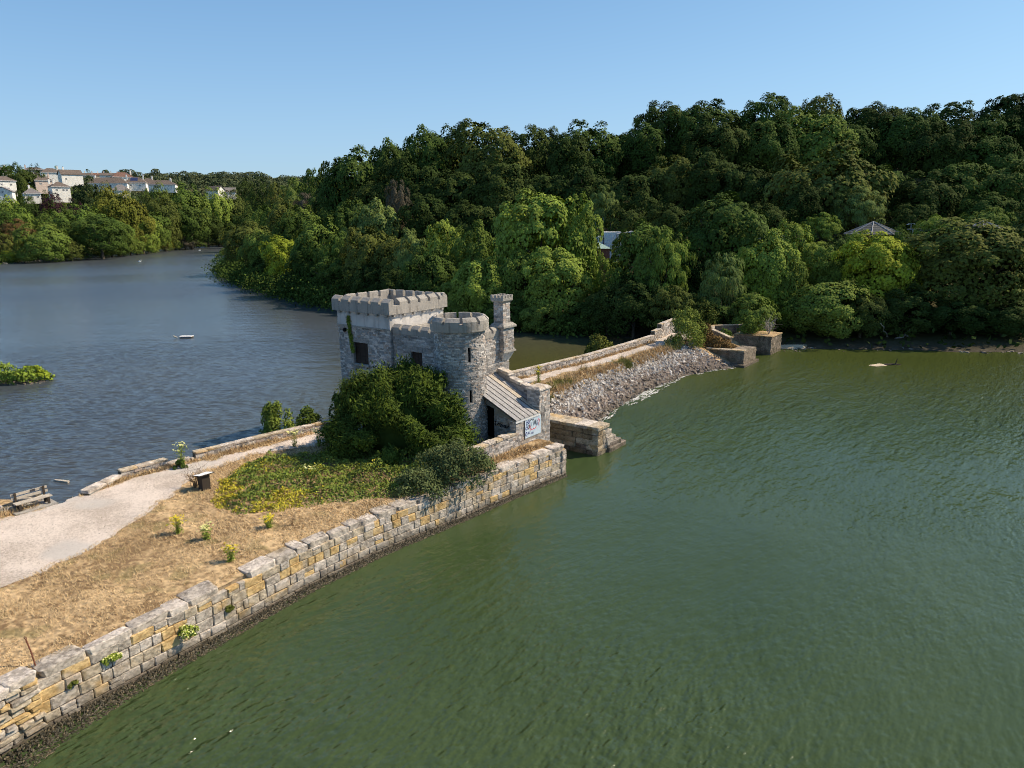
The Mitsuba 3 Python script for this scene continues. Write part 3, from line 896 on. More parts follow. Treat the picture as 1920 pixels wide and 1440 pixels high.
skin(mb, (6.6, 3.72, 7.64), (1, 0, 0), (0, 0, 1), (0, -1, 0), 1.08, 1.64, rng)
finish(mb, 'stonework', 'rubble_skin', ch)
add('cap', mf_st(manifold3d.Manifold.hull_points(np.array([(x, y, 11.12) for x in (6.66, 7.61) for y in (3.82, 4.78)] + [(x, y, z) for x in (6.56, 7.71) for y in (3.72, 4.88) for z in (11.24, 11.42)])) - mbox(6.85, 7.42, 4.0, 4.6, 11.2, 12)), 'concrete', ch)
for x0 in np.linspace(6.56, 7.71 - 0.2, 4):
    for y0 in (3.72, 4.68):
        add('merlon', (stv(boxv(x0, x0 + 0.2, y0, y0 + 0.2, 11.415, 11.62)), BOXF), 'concrete', ch)
for y0 in np.linspace(3.72, 4.68, 4)[1:-1]:
    for x0 in (6.56, 7.51):
        add('merlon', (stv(boxv(x0, x0 + 0.2, y0, y0 + 0.2, 11.415, 11.62)), BOXF), 'concrete', ch)

# --- lean-to in front
SF, EZ, SL_ = 11.58, 4.05, 0.474


def roof_z(s):
    return EZ + SL_ * (SF - s)


lean = add('lean_to', mf_st(mbox(11.1, SF, -0.1, 3.9, 1.4, EZ - 0.06) - mbox(11.4, 12, 0.84, 2.78, 2.45, 3.82)), 'mortar_grey', castle)
side = prism([(8.0, 1.4), (11.1, 1.4), (11.1, roof_z(11.1) - 0.12), (8.0, roof_z(8.0) - 0.12)], 0, 0.35).rotate([90, 0, 0]).translate([0, 0.6, 0])
door_cut = prism([(8.2, 1.9), (9.5, 1.9), (9.5, 4.4), (8.2, 4.8)], -0.5, 1.5).rotate([90, 0, 0]).translate([0, 1.0, 0])
add('side_wall', mf_st(side - door_cut), 'mortar_grey', lean)
mb = MB()
skin(mb, (9.5, 0.25, 1.9), (1, 0, 0), (0, 0, 1), (0, -1, 0), 1.6, 2.1, rng, length=(0.2, 0.5), course=(0.1, 0.2))
skin(mb, (SF, -0.1, 1.7), (0, 1, 0), (0, 0, 1), (1, 0, 0), 4.0, 2.28, rng, holes=[(0.92, 2.90, 0.73, 2.15)], length=(0.14, 0.42), course=(0.09, 0.2))
skin(mb, (SF, 2.62, 3.98), (0, 1, 0), (0, 0, 1), (1, 0, 0), 1.28, 1.40, rng, length=(0.14, 0.42), course=(0.09, 0.2))
skin(mb, (11.1, -0.1, 1.7), (1, 0, 0), (0, 0, 1), (0, -1, 0), 0.48, 2.2, rng, length=(0.14, 0.3), course=(0.09, 0.2))
skin(mb, (10.55, 2.62, 4.3), (1, 0, 0), (0, 0, 1), (0, -1, 0), 1.03, 1.1, rng, length=(0.14, 0.42), course=(0.09, 0.2))
skin(mb, (8.0, 3.3, 4.0), (1, 0, 0), (0, 0, 1), (0, -1, 0), 2.55, 1.5, rng, length=(0.14, 0.42), course=(0.09, 0.2))
finish(mb, 'stonework', 'rubble_skin', lean)
pier_ = add('gable_pier', mf_st(mbox(10.55, SF - 0.003, 2.62, 3.9, 1.4, 5.42)), 'mortar_grey', lean)
add('pier_coping', mf_st(manifold3d.Manifold.hull_points(np.array([(x, y, z) for x in (10.48, SF + 0.08) for y in (2.55, 3.98) for z in (5.42, 5.52)] + [(x, y, 5.66) for x in (10.62, SF - 0.1) for y in (2.75, 3.8)]))), 'stone_pale', lean)
gab = prism([(7.5, 1.4), (10.54, 1.4), (10.54, 5.18), (9.2, 5.55), (9.2, 5.75), (8.3, 5.95), (8.3, 6.2), (7.5, 6.4)], 0, 0.45).rotate([90, 0, 0]).translate([0, 3.75, 0])
add('gable_wall', mf_st(gab), 'mortar_grey', lean)
for s0, s1, z0, z1 in ((9.62, 10.5, 5.45, 5.2), (8.62, 9.5, 5.74, 5.5), (7.5, 8.5, 6.3, 6.08)):
    add('gable_coping', mf_st(manifold3d.Manifold.hull_points(np.array([(s0, y, z0 + d) for y in (3.22, 3.83) for d in (-.05, .15)] + [(s1, y, z1 + d) for y in (3.22, 3.83) for d in (-.05, .15)]))), 'stone_pale', lean)
# sheets of roofing between dark seams, pale flashing at the eave
nst = 7
for kk in range(nst):
    y0, y1 = -0.22 + 3.5 * kk / nst, -0.22 + 3.5 * (kk + 1) / nst
    y1 = min(y1, 3.28)
    hi_s = 7.35
    pts_ = [(SF + 0.12, y, roof_z(SF + 0.12) + d) for y in (y0 + 0.02, y1 - 0.02) for d in (-0.06, 0.0)] + [(hi_s, y, roof_z(hi_s) + d) for y in (y0 + 0.02, y1 - 0.02) for d in (-0.06, 0.0)]
    sol = manifold3d.Manifold.hull_points(np.array(pts_))
    if y1 > 2.6:
        sol = sol - mbox(10.52, 13, 2.58, 4, 3, 7)
    v, f = mf_st(sol)
    add('roof_sheet', (v, f), 'roof_felt_tan' if kk == 5 else 'roof_felt', lean, uv=np.tile(rng.random(2), (len(v), 1)))
    if y0 < 2.5 or True:
        lo_s = SF + 0.13 if y0 < 2.5 else 10.5
        pts_ = [(lo_s, y, roof_z(lo_s) + d) for y in (y0 - 0.024, y0 + 0.024) for d in (-0.05, 0.03)] + [(hi_s, y, roof_z(hi_s) + d) for y in (y0 - 0.024, y0 + 0.024) for d in (-0.05, 0.03)]
        add('roof_seam', mf_st(manifold3d.Manifold.hull_points(np.array(pts_))), 'seam_dark', lean)
add('eave_flashing', (stv(boxv(SF + 0.02, SF + 0.10, -0.2, 2.56, 3.78, 3.93)), BOXF), 'lead_pale', lean)
# blue board over the window, covered in scribbled tags
pan = add('blue_board', (stv(boxv(SF - 0.12, SF + 0.045, 0.88, 2.74, 2.48, 3.76)), BOXF), 'panel_blue', lean)
add('board_edge', (stv(boxv(SF - 0.1, SF + 0.05, 0.80, 0.868, 2.42, 3.82)), BOXF), 'seam_dark', lean)
add('window_void', (stv(boxv(11.3, 11.41, 0.8, 2.8, 2.4, 3.84)), BOXF), 'void_dark', lean)


def scribble(pts, bsdf, parent, plane, r=0.022, name='graffiti'):
    """A painted stroke: pts are (along, z) on a wall; plane maps them to (s, t, z)."""
    p = np.array([plane(a_, b_) for a_, b_ in pts])
    mb_ = MB()
    v, f = tube_v(stv(p), r, 5)
    # press the stroke flat on to the wall
    add(name, (v, f), bsdf, parent)


def arc(cx, cy, rx, ry, a0, a1, n_=10):
    a_ = np.radians(np.linspace(a0, a1, n_))
    return [(cx + rx * np.cos(x), cy + ry * np.sin(x)) for x in a_]


on_front = lambda y, z: (SF + 0.046, y, z)
for pts_, m_ in [
    (arc(1.10, 3.50, .10, .12, 0, 330), 'paint_blue'), (arc(1.30, 3.56, .07, .12, 80, 420), 'paint_blue'), (arc(1.06, 3.18, .12, .11, 40, 400), 'paint_blue'), (arc(1.30, 3.20, .10, .12, -60, 250), 'paint_black'),
    (arc(1.02, 2.78, .08, .14, 0, 340), 'paint_blue'), ([(1.2, 2.70), (1.28, 2.88), (1.36, 2.72), (1.44, 2.9)], 'paint_blue'), ([(1.5, 3.1), (1.55, 3.55), (1.66, 3.2), (1.74, 3.6)], 'paint_pale'),
    ([(1.45, 3.62), (1.6, 3.68), (1.75, 3.60), (1.9, 3.66)], 'paint_black'), ([(1.85, 3.2), (1.9, 3.6), (2.0, 3.25), (2.06, 3.58), (2.12, 3.2)], 'paint_black'), (arc(2.46, 3.40, .09, .13, -90, 180), 'paint_red'), ([(2.46, 3.27), (2.48, 3.05)], 'paint_red'),
    ([(1.5, 2.92), (1.62, 3.02), (1.7, 2.9), (1.85, 3.0), (1.95, 2.92), (2.15, 3.05)], 'paint_red'), ([(1.55, 2.66), (1.68, 2.78), (1.75, 2.64), (1.85, 2.74)], 'paint_blue'), ([(2.2, 3.1), (2.25, 3.5), (2.33, 3.15)], 'paint_blue'), ([(1.3, 3.05), (1.42, 3.4), (1.5, 3.0)], 'paint_red'),
]:
    scribble(pts_, m_, lean, on_front, 0.027)
on_side = lambda x, z: (x, 0.185, z)
for pts_ in ([(9.65, 3.55), (9.65, 3.25)], [(9.55, 3.55), (9.78, 3.56)], arc(9.9, 3.36, .07, .1, 0, 200), [(10.05, 3.5), (10.07, 3.22)], [(10.18, 3.44), (10.2, 3.24), (10.3, 3.42)], arc(10.42, 3.3, .06, .09, 0, 330), [(10.55, 3.45), (10.52, 3.2), (10.68, 3.3), (10.78, 3.42)]):
    scribble(pts_, 'paint_black', lean, on_side, 0.026)
add('doorway_void', (stv(boxv(8.0, 9.6, 0.9, 1.0, 1.6, 4.9)), BOXF), 'void_dark', lean)

# --- low garden wall from the lean-to back along the quay
low = thing('low_wall', 'low rubble wall with pale coping beside the lean-to door', 'wall')
put(low, mf_st(mbox(11.16, 11.58, -5.2, -0.12, 1.4, 2.98)), 'mortar_grey')
mb = MB()
skin(mb, (11.58, -5.2, 1.7), (0, 1, 0), (0, 0, 1), (1, 0, 0), 5.08, 1.28, rng, length=(0.14, 0.42), course=(0.09, 0.18))
finish(mb, 'stonework', 'rubble_skin', low)
for kk in range(7):
    piece(low, 'coping_stone', BLOCKS[kk % 6], 'stone_pale' if kk % 2 else 'stone_buff', W(11.37, -4.85 + kk * 0.74, 3.05 + 0.04 * (kk % 2)), (0.72, 0.56, 0.17), (TA, -SA, [0, 0, 1]), 0.02, rng)

# ------------------------------------------------------------------ pier across the sluice channel
pier = thing('pier', 'stone pier with a pale slab top and stepped toe beyond the sluice channel', 'pier')
rng = np.random.default_rng(41)
pt = lambda ci, x, z, r: 'stone_wet' if ci < 2 and r.random() < 0.6 else ('stone_bridge' if r.random() < 0.65 else 'stone_buff')
ashlar(pier, W(7.8, 6.9), W(13.75, 6.9), -0.1, [0.42, 0.36, 0.42, 0.40, 0.42], (0.7, 1.5), 0.7, pt, rng, batter=0.03, ends=(0, 1))
ashlar(pier, W(13.75, 6.2 + 0.7), W(13.75, 8.5), -0.1, [0.42, 0.36, 0.42, 0.40, 0.42], (0.4, 0.8), 0.5, lambda ci, x, z, r: 'stone_grey' if r.random() < 0.6 else 'stone_buff', rng, batter=0.03, ends=(1, 1))
add('core', (stv(boxv(7.8, 13.4, 7.3, 8.45, -1, 1.9)), BOXF), 'mortar_dark', pier)
x = 7.9
while x < 13.6:
    l = min(0.9 + 0.6 * rng.random(), 13.85 - x)
    piece(pier, 'coping_slab', BLOCKS[rng.integers(6)], 'stone_buff' if rng.random() < 0.5 else 'stone_pale', W(x + l / 2, 7.68, 2.02 + 0.02 * rng.random()), (l - 0.015, 1.68, 0.24), (SA, TA, [0, 0, 1]), 0.008, rng)
    x += l
for kk, (t1, z1, s1) in enumerate([(8.9, 1.55, 13.7), (9.35, 1.1, 13.85), (9.9, 0.72, 13.95), (10.6, 0.33, 14.05)]):
    for sub in range(2):
        piece(pier, 'toe_stone', ROUGH_BLOCKS[(kk + sub) % 6], 'stone_grey' if kk < 2 else 'stone_wet', W(s1 - 0.45 - 0.9 * sub, (8.3 + t1) / 2, z1 - 0.3), (0.9, t1 - 8.0, 0.7), (SA, TA, [0, 0, 1]), 0.03, rng)


# ------------------------------------------------------------------ parapets along the lake
def parapet(name, label, line, z0, z1, thick, rng, bsdf='stone_buff', cope='stone_pale', body='mortar_dark', rough=False, cope_h=0.13, group=None, course=(0.09, 0.2)):
    k_ = thing(name, label, 'wall', group)
    line = np.asarray(line, float)
    mb_, core_ = MB(), MB()
    for (sa, ta), (sb, tb) in zip(line[:-1], line[1:]):
        d = np.array([sb - sa, tb - ta]); L = np.linalg.norm(d); e = d / L
        n_ = np.array([e[1], -e[0]])                                   # towards +s
        p = [np.array([sa, ta]), np.array([sb, tb])]
        v = np.array([np.append(q + n_ * o_, zz) for q in p for o_ in (-thick / 2, thick / 2) for zz in (z0 - 0.6, z1)])
        core_.add(stv(v), BOXF)
        for sgn in (1, -1):
            o = np.append(p[0] + n_ * sgn * thick / 2, z0 - 0.2)
            skin(mb_, o, np.append(e, 0), (0, 0, 1), np.append(n_ * sgn, 0), L, z1 - z0 + 0.2, rng, length=(0.15, 0.5), course=course, proud=0.07)
        x = 0.0
        while x < L - 0.05:
            l = min(0.7 + 0.7 * rng.random(), L - x)
            c = p[0] + e * (x + l / 2)
            ew = SA * e[0] + TA * e[1]; nw = SA * n_[0] + TA * n_[1]
            if not (rough and rng.random() < 0.25):
                piece(k_, 'coping_stone', (ROUGH_BLOCKS if rough else BLOCKS)[rng.integers(6)], cope if rng.random() < 0.6 else bsdf, W(c[0], c[1], z1 + cope_h / 2), (l - 0.012, thick + 0.12, cope_h), (ew, -nw, [0, 0, 1]), 0.05 if rough else 0.012, rng)
            x += l
    add('body', core_.mesh(), body, k_)
    v, f = mb_.mesh()
    add('stonework', (stv(v), f), 'rubble_skin', k_, uv=mb_.uvs(), kind='stuff')
    return k_


rng = np.random.default_rng(51)
parapet('parapet_wall', 'long straight parapet wall of the bridge between lake and gravel path', [(-1.9, 6.4), (-1.35, 16), (-0.1, 28), (0.0, 36), (-0.15, 43.5)], GZ, 2.74, 0.42, rng)
parapet('parapet_wall', 'stepped taller end of the bridge parapet beside the leaning green bush', [(-0.2, 43.6), (-0.5, 46.0)], GZ, 3.2, 0.45, rng)
parapet('parapet_wall', 'highest last length of the bridge parapet under the dark trees', [(-0.55, 46.1), (-1.3, 52.5)], GZ, 3.75, 0.45, rng)
parapet('parapet_wall', 'low coped wall left of the castle, running into the shade behind the path', [(-3.85, -13.9), (-3.35, -8.6), (-2.6, -4.2), (-2.2, -0.2)], GZ, 2.52, 0.42, rng)
parapet('parapet_wall', 'middle length of coped low wall beside the lake and the tall fennel', [(-4.25, -18.4), (-4.1, -15.6)], GZ, 2.50, 0.42, rng)
parapet('ruined_wall', 'broken low wall with dry grass beside the lake, right of the gap', [(-3.0, -20.9), (-3.7, -19.6), (-4.2, -18.5)], GZ, 2.22, 0.5, rng, rough=True, cope_h=0.2)
parapet('ruined_wall', 'short rubble wall behind the bench at the left edge', [(-3.6, -28), (-3.95, -24.7), (-4.5, -22.6)], GZ, 2.42, 0.5, rng, rough=True, cope_h=0.16)
parapet('ruined_wall', 'tumbled stones in the wall gap by the dead shrub and fennel', [(-4.05, -15.5), (-3.9, -14.0)], GZ, 2.16, 0.5, rng, rough=True, cope_h=0.18)

# ------------------------------------------------------------------ rubble bank and foam
def pebbles(count, seed):
    rng_ = np.random.default_rng(seed)
    out = []
    for _ in range(count):
        p = unit(rng_.normal(size=(11, 3))) * [0.5, 0.4, 0.3] * (0.8 + 0.35 * rng_.random((11, 1)))
        out.append(trimesh.convex.convex_hull(p))
    return out


PEB = pebbles(7, 5)
PEBP = [mikit.ply(m, 'stone_pale') for m in PEB]
bank = thing('rubble_bank', 'sloping bank of pale loose rubble stones below the path', 'rubble bank')
rng = np.random.default_rng(61)
N = 6200
tt = 8.6 + 35.4 * rng.random(N)
ff = rng.random(N)
e0, sw = bank_edge(tt), bank_water(tt)
ss = e0 - 0.3 + (sw - e0 + 0.9) * ff
size = 0.17 + 0.38 * rng.random(N) ** 3
zz = ground_z(ss, tt) + 0.08 * size
order = np.argsort(-size * 731 / (W(ss, tt)[:, 1]))
M('rubble_pale', stone_fn((0.33, 0.305, 0.28), (0.60, 0.57, 0.535), (0.30, 0.26, 0.21)), 0.9, 0.2)
M('rubble_brown', stone_fn((0.17, 0.135, 0.11), (0.36, 0.30, 0.26), (0.12, 0.10, 0.07)), 0.9, 0.2)
small = {'rubble_pale': MB(), 'rubble_brown': MB()}
for rank, q_ in enumerate(order):
    dry = ff[q_] + 0.25 * (rng.random() - 0.5) + 0.25 * (meshkit.noise(np.array([tt[q_] / 4.0, 0.3, 0.7])) - 0.5)
    m_ = 'rubble_pale' if dry < 0.45 or rng.random() < 0.22 else ('rubble_brown' if dry < 0.97 else 'stone_wet')
    R_ = trimesh.transformations.random_rotation_matrix(rng.random(3))[:3, :3]
    c = W(ss[q_], tt[q_], zz[q_])
    sz = size[q_] * np.array([1.15, 1.05, 0.9])
    if rank < 290:
        mm = np.eye(4); mm[:3, :3] = R_ * sz; mm[:3, 3] = c
        scene[key(f'{bank}__stone')] = {**PEBP[q_ % 7], 'bsdf': {'type': 'ref', 'id': m_}, 'to_world': T(mm.tolist())}
    else:
        pm = PEB[q_ % 7]
        small['rubble_pale' if m_ == 'rubble_pale' else 'rubble_brown'].add(pm.vertices * sz @ R_.T + c, pm.faces)
add('small_rubble', small['rubble_pale'].mesh(), 'rubble_pale', bank, kind='stuff')
add('wet_rubble', small['rubble_brown'].mesh(), 'rubble_brown', bank, kind='stuff')

mb = MB()
for _ in range(520):
    t_ = 14 + 29 * rng.random()
    dens = np.interp(t_, [14, 17, 20, 23, 27, 31, 34, 44], [0.35, 0.35, 0.12, 0.9, 1.0, 0.45, 0.2, 0.15])
    if rng.random() > dens:
        continue
    s_ = bank_water(t_) - 0.1 + rng.random() ** 1.5 * (0.5 + 0.9 * dens)
    k_ = 13
    a_ = np.linspace(0, 2 * np.pi, k_, endpoint=False)
    l_ = 0.10 + 0.55 * rng.random() ** 2
    r_ = 0.55 + 0.9 * rng.random(k_)
    slope_ = (bank_water(t_ + 0.5) - bank_water(t_ - 0.5))
    dt = l_ * r_ * np.cos(a_)
    ring_ = np.stack([s_ + slope_ * dt + (0.03 + 0.06 * rng.random()) * r_ * np.sin(a_), t_ + dt, np.full(k_, 0.012 + 0.012 * rng.random())], 1)
    v = np.vstack([ring_, [[s_, t_, 0.03]]])
    mb.add(stv(v), [[i_, (i_ + 1) % k_, k_] for i_ in range(k_)], [rng.random(), 0])
put(thing('foam', 'white foam of small waves breaking along the rubble bank', 'foam', kind='stuff'), mb.mesh(), 'foam_white', uv=mb.uvs())

# weed and stones at the foot of the quay
mb = MB()
for _ in range(8000):
    t_ = -35 + 37.2 * rng.random()
    wid = np.interp(t_, [-35, -30, -26, -18, -8, 2], [2.2, 1.25, 0.70, 0.5, 0.4, 0.25])
    o_ = wid * rng.random() ** 1.5
    s_ = (quay_s(t_) if t_ > -29.4 else np.interp(t_, [-34.8, -29.4], [14.6, 13.35])) + 0.02 + o_
    h_ = max(0.008, 0.10 * (1 - o_ / wid)) * (0.4 + 0.8 * rng.random())
    a_ = rng.random() * 6.3
    l_ = 0.04 + 0.10 * rng.random()
    d_ = np.array([math.cos(a_), math.sin(a_)]) * l_
    w_ = np.array([-math.sin(a_), math.cos(a_)]) * l_ * 0.35
    p = np.array([[s_ - d_[0], t_ - d_[1], 0.0], [s_ + w_[0], t_ + w_[1], h_ * 0.7], [s_ + d_[0], t_ + d_[1], 0.005], [s_ - w_[0], t_ - w_[1], h_ * 0.7], [s_, t_, h_ + 0.02]])
    mb.add(stv(p), [[0, 4, 1], [1, 4, 2], [2, 4, 3], [3, 4, 0]], [rng.random(), 0])
put(thing('seaweed', 'dark brown seaweed draped along the foot of the quay wall', 'seaweed', kind='stuff'), mb.mesh(), 'weed', uv=mb.uvs())

# ------------------------------------------------------------------ far abutments
ab = thing('abutment', 'low square stone abutment with a lit end at the far end of the rubble', 'abutment')
put(f'{ab}__block', mf_st(mbox(6.0, 9.0, 44.9, 48.2, -1, 1.55)), 'stone_dark')
add('end_block', mf_st(mbox(9.2, 10.9, 44.3, 48.4, -1, 1.72)), 'stone_dark', ab)
add('ledge', mf_st(mbox(9.0, 11.2, 43.7, 44.3, -1, 0.28) + mbox(10.9, 11.25, 43.7, 48.6, -1, 0.28)), 'stone_wet', ab)
for s0, s1, t0, z1 in ((6.0, 9.0, 44.9, 1.55), (9.2, 10.9, 44.3, 1.72)):
    x = s0
    while x < s1 - 0.2:
        l = min(0.6 + 0.5 * rng.random(), s1 - x)
        piece(ab, 'coping_stone', ROUGH_BLOCKS[rng.integers(6)], 'stone_buff', W(x + l / 2, t0 + 0.45, z1 + 0.05), (l - 0.02, 1.0, 0.2), (SA, TA, [0, 0, 1]), 0.04, rng)
        x += l
mb = MB()
for s0, s1, t0, z1 in ((6.0, 9.0, 44.9, 1.5), (9.2, 10.9, 44.3, 1.68)):
    skin(mb, (s0, t0, 0), (1, 0, 0), (0, 0, 1), (0, -1, 0), s1 - s0, z1, rng, length=(0.3, 0.8), course=(0.2, 0.34))
skin(mb, (10.9, 44.3, 0.2), (0, 1, 0), (0, 0, 1), (1, 0, 0), 4.1, 1.45, rng, length=(0.3, 0.8), course=(0.2, 0.34))
v, f = mb.mesh()
add('stonework', (stv(v), f), 'stone_dark', ab, kind='stuff')
p2 = thing('square_pier', 'square stone pier topped with green and dead bushes by the shaded shore', 'pier')
put(f'{p2}__body', mf_st(mbox(6.5, 11.1, 53.2, 57.2, -1, 2.2)), 'stone_dark')
mb = MB()
skin(mb, (6.5, 53.2, 0), (1, 0, 0), (0, 0, 1), (0, -1, 0), 4.6, 2.15, rng, length=(0.3, 0.8), course=(0.2, 0.34))
skin(mb, (11.1, 53.2, 0), (0, 1, 0), (0, 0, 1), (1, 0, 0), 4.0, 2.15, rng, length=(0.3, 0.8), course=(0.2, 0.34))
v, f = mb.mesh()
add('stonework', (stv(v), f), 'stone_dark', p2, kind='stuff')
add('turf_cap', mf_st(mbox(6.45, 11.2, 53.15, 57.25, 2.203, 2.32)), 'dry_ground', p2)


def bent_wall(name, label, pts3, thick, bsdf='stone_dark'):
    """A retaining wall along (s, t, top) points."""
    k_ = thing(name, label, 'wall')
    m_ = manifold3d.Manifold()
    c_ = manifold3d.Manifold()
    for a_, b_ in zip(pts3[:-1], pts3[1:]):
        d = np.array(b_[:2]) - np.array(a_[:2]); n_ = np.array([-d[1], d[0]]) / np.linalg.norm(d) * thick / 2
        P_ = [np.append(np.array(q[:2]) + n_ * sg, zz) for q in (a_, b_) for sg in (-1, 1) for zz in (-0.5, q[2])]
        m_ = m_ + manifold3d.Manifold.hull_points(np.array(P_))
        Q_ = [np.append(np.array(q[:2]) + n_ * sg * 1.2, q[2] + dz) for q in (a_, b_) for sg in (-1, 1) for dz in (0.003, 0.12)]
        c_ = c_ + manifold3d.Manifold.hull_points(np.array(Q_))
    put(f'{k_}__body', mf_st(m_), bsdf)
    add('coping', mf_st(c_), 'stone_buff', k_)
    return k_


bent_wall('retaining_wall', 'angled retaining wall with pale coping between path end and square pier', [(7.3, 49.6, 2.3), (4.2, 51.4, 2.85), (3.5, 53.4, 3.0), (7.2, 57.6, 3.0)], 0.4)
lo = at(1405, 652, 0.02)
sp = thing('sand_spit', 'small pale sand spit beside the square pier', 'sand', kind='structure')
o_ = at(1462, 653, 0.0)
a_ = np.linspace(0, 2 * np.pi, 24, endpoint=False)
r_ = 1 + 0.2 * np.sin(3 * a_) + 0.12 * np.sin(7 * a_ + 1)
rg = np.stack([o_[0] + 1.8 + 3.4 * r_ * np.cos(a_), o_[1] + 0.5 + 1.2 * r_ * np.sin(a_), np.full(24, -0.05)], 1)
put(sp, (np.vstack([rg, rg * [1, 1, 0] * 0.5 + 0.5 * np.array([o_[0] + 1.8, o_[1] + 0.5, 0]) + [0, 0, 0.30], [[o_[0] + 1.8, o_[1] + 0.5, 0.36]]]),
         np.vstack([[[i_, (i_ + 1) % 24, 24 + (i_ + 1) % 24], [i_, 24 + (i_ + 1) % 24, 24 + i_], [24 + i_, 24 + (i_ + 1) % 24, 48]] for i_ in range(24)])), 'sand', smooth=True)

# ------------------------------------------------------------------ trees
def crown_mesh(kind, seed, ncards):
    """A crown in a unit box (z 0..1, x and y -0.5..0.5) of leaf clumps, and a trunk with limbs."""
    rng = np.random.default_rng(seed)
    prof = {'broad': (0.52, 0.47, 125, 0.088, 1.0), 'tall': (0.52, 0.48, 120, 0.082, 0.95), 'willow': (0.52, 0.48, 100, 0.082, 0.7), 'bush': (0.43, 0.5, 100, 0.10, 0.85), 'pine': (0.6, 0.4, 46, 0.11, 0.5)}[kind]
    zc, zr, nc, rc, flat = prof
    d = unit(rng.normal(size=(nc * 3, 3)))
    d = d[d[:, 2] > -0.75][:nc]
    if kind != 'pine':
        d = np.column_stack([unit(d[:, :2]) * np.sqrt(1 - np.abs(d[:, 2:]) ** 2.5), d[:, 2]])
    lob = 1 + 0.40 * (meshkit.fbm(d * 1.9 + seed, 2) - 0.5) * 2
    c = d * np.array([0.41, 0.41, zr * 0.84]) * (lob * (0.80 + 0.25 * rng.random(len(d))))[:, None]
    if kind == 'pine':
        c[:, 2] = np.round(c[:, 2] * 9) / 9
    c[:, 2] += zc
    inner = unit(rng.normal(size=(16, 3))) * np.array([0.28, 0.28, zr * 0.62]) * rng.random((16, 1)) ** 0.4 + [0, 0, zc]
    if kind in ('bush', 'broad', 'tall'):
        sk = 12
        a = rng.random(sk) * 6.28
        low = np.stack([0.36 * np.cos(a), 0.36 * np.sin(a), 0.12 + 0.2 * rng.random(sk)], 1)
        c = np.vstack([c, low]) if kind != 'broad' else np.vstack([c, low[:7]])
    C_ = np.vstack([c, inner])
    R_ = np.concatenate([rc * (0.65 + 0.7 * rng.random(len(c))), np.full(16, 0.15)])
    wgt = R_ ** 2
    pick = rng.choice(len(C_), ncards, p=wgt / wgt.sum())
    outd = unit((C_ - [0, 0, zc]) / [0.5, 0.5, zr])
    dd = unit(rng.normal(size=(ncards, 3)) + 0.75 * outd[pick] + [0, 0, 0.45])
    p = C_[pick] + dd * (R_[pick] * (0.72 + 0.36 * rng.random(ncards)))[:, None] * [1, 1, flat]
    keep_ = p[:, 2] > 0.02
    for q in range(len(C_)):
        keep_ &= (np.linalg.norm((p - C_[q]) / [1, 1, flat], axis=1) > 0.60 * R_[q]) | (pick == q)
    p, dd, pick = p[keep_], dd[keep_], pick[keep_]
    nrm = unit(0.7 * dd + 0.75 * outd[pick] + [0, 0, 0.15] + 0.30 * rng.normal(size=dd.shape))
    up = np.array([0, 0, -1.0]) * np.ones_like(p) if kind == 'willow' else None
    sz = {'broad': 0.029, 'tall': 0.028, 'willow': 0.027, 'bush': 0.030, 'pine': 0.032}[kind]
    uv = np.stack([np.clip(0.25 + 0.5 * rng.random(len(p)) + 0.30 * (rng.random(len(C_))[pick] - 0.4), 0, 1), rng.random(len(p)) ** 2], 1)
    v, f, uvs = cards(p, nrm, sz * (1.6 if kind == 'willow' else 1.15), sz * (0.5 if kind == 'willow' else 0.85), rng, up, uv)
    tb = MB()
    tv, tf = tube_v([[0, 0, -0.12], [0.005, 0, 0.15], [0.01, 0.01, 0.38], [0, 0, 0.62]], [0.034, 0.026, 0.02, 0.008], 7)
    tb.add(tv, tf)
    for q in rng.choice(len(c), 7, replace=False):
        z0 = 0.16 + 0.3 * rng.random()
        tv, tf = tube_v([[0, 0, z0], c[q] * [0.5, 0.5, 0] + [0, 0, (z0 + c[q, 2]) / 2 + 0.02], c[q]], [0.014, 0.010, 0.004], 5)
        tb.add(tv, tf)
    return (v, f), uvs, tb.mesh()


_shapes = {}


def tree_group(kind, var, hue, ncards):
    g = f'{kind}_form_{var}_{hue}_{ncards}'
    if g not in scene:
        if (kind, var, ncards) not in _shapes:
            _shapes[kind, var, ncards] = crown_mesh(kind, 100 + 17 * var + len(kind), ncards)
        c_, u_, t_ = _shapes[kind, var, ncards]
        kp = _shapes.setdefault((kind, var, ncards, 'ply'), (mikit.ply(c_, LEAF['mid'], uv=u_), mikit.ply(t_, 'bark', smooth=True)))
        scene[g] = {'type': 'shapegroup', 'crown': {**kp[0], 'bsdf': {'type': 'ref', 'id': LEAF[hue]}}, 'trunk': kp[1]}
    return g


HUE = {'dark': 'dark green', 'deep': 'deep green', 'mid': 'mid green', 'fresh': 'fresh green', 'bright': 'bright yellow-green', 'olive': 'dull olive', 'pale': 'pale silvery green', 'yellow': 'autumn yellow',
       'rust': 'rust brown', 'purple': 'dark purple', 'grey': 'greyish half-bare', 'pine': 'blackish green'}
FORM = {'broad': 'round-crowned', 'tall': 'tall', 'willow': 'feathery', 'bush': 'low bushy', 'pine': 'flat-tiered'}
_rows = {}
TRNG = np.random.default_rng(77)


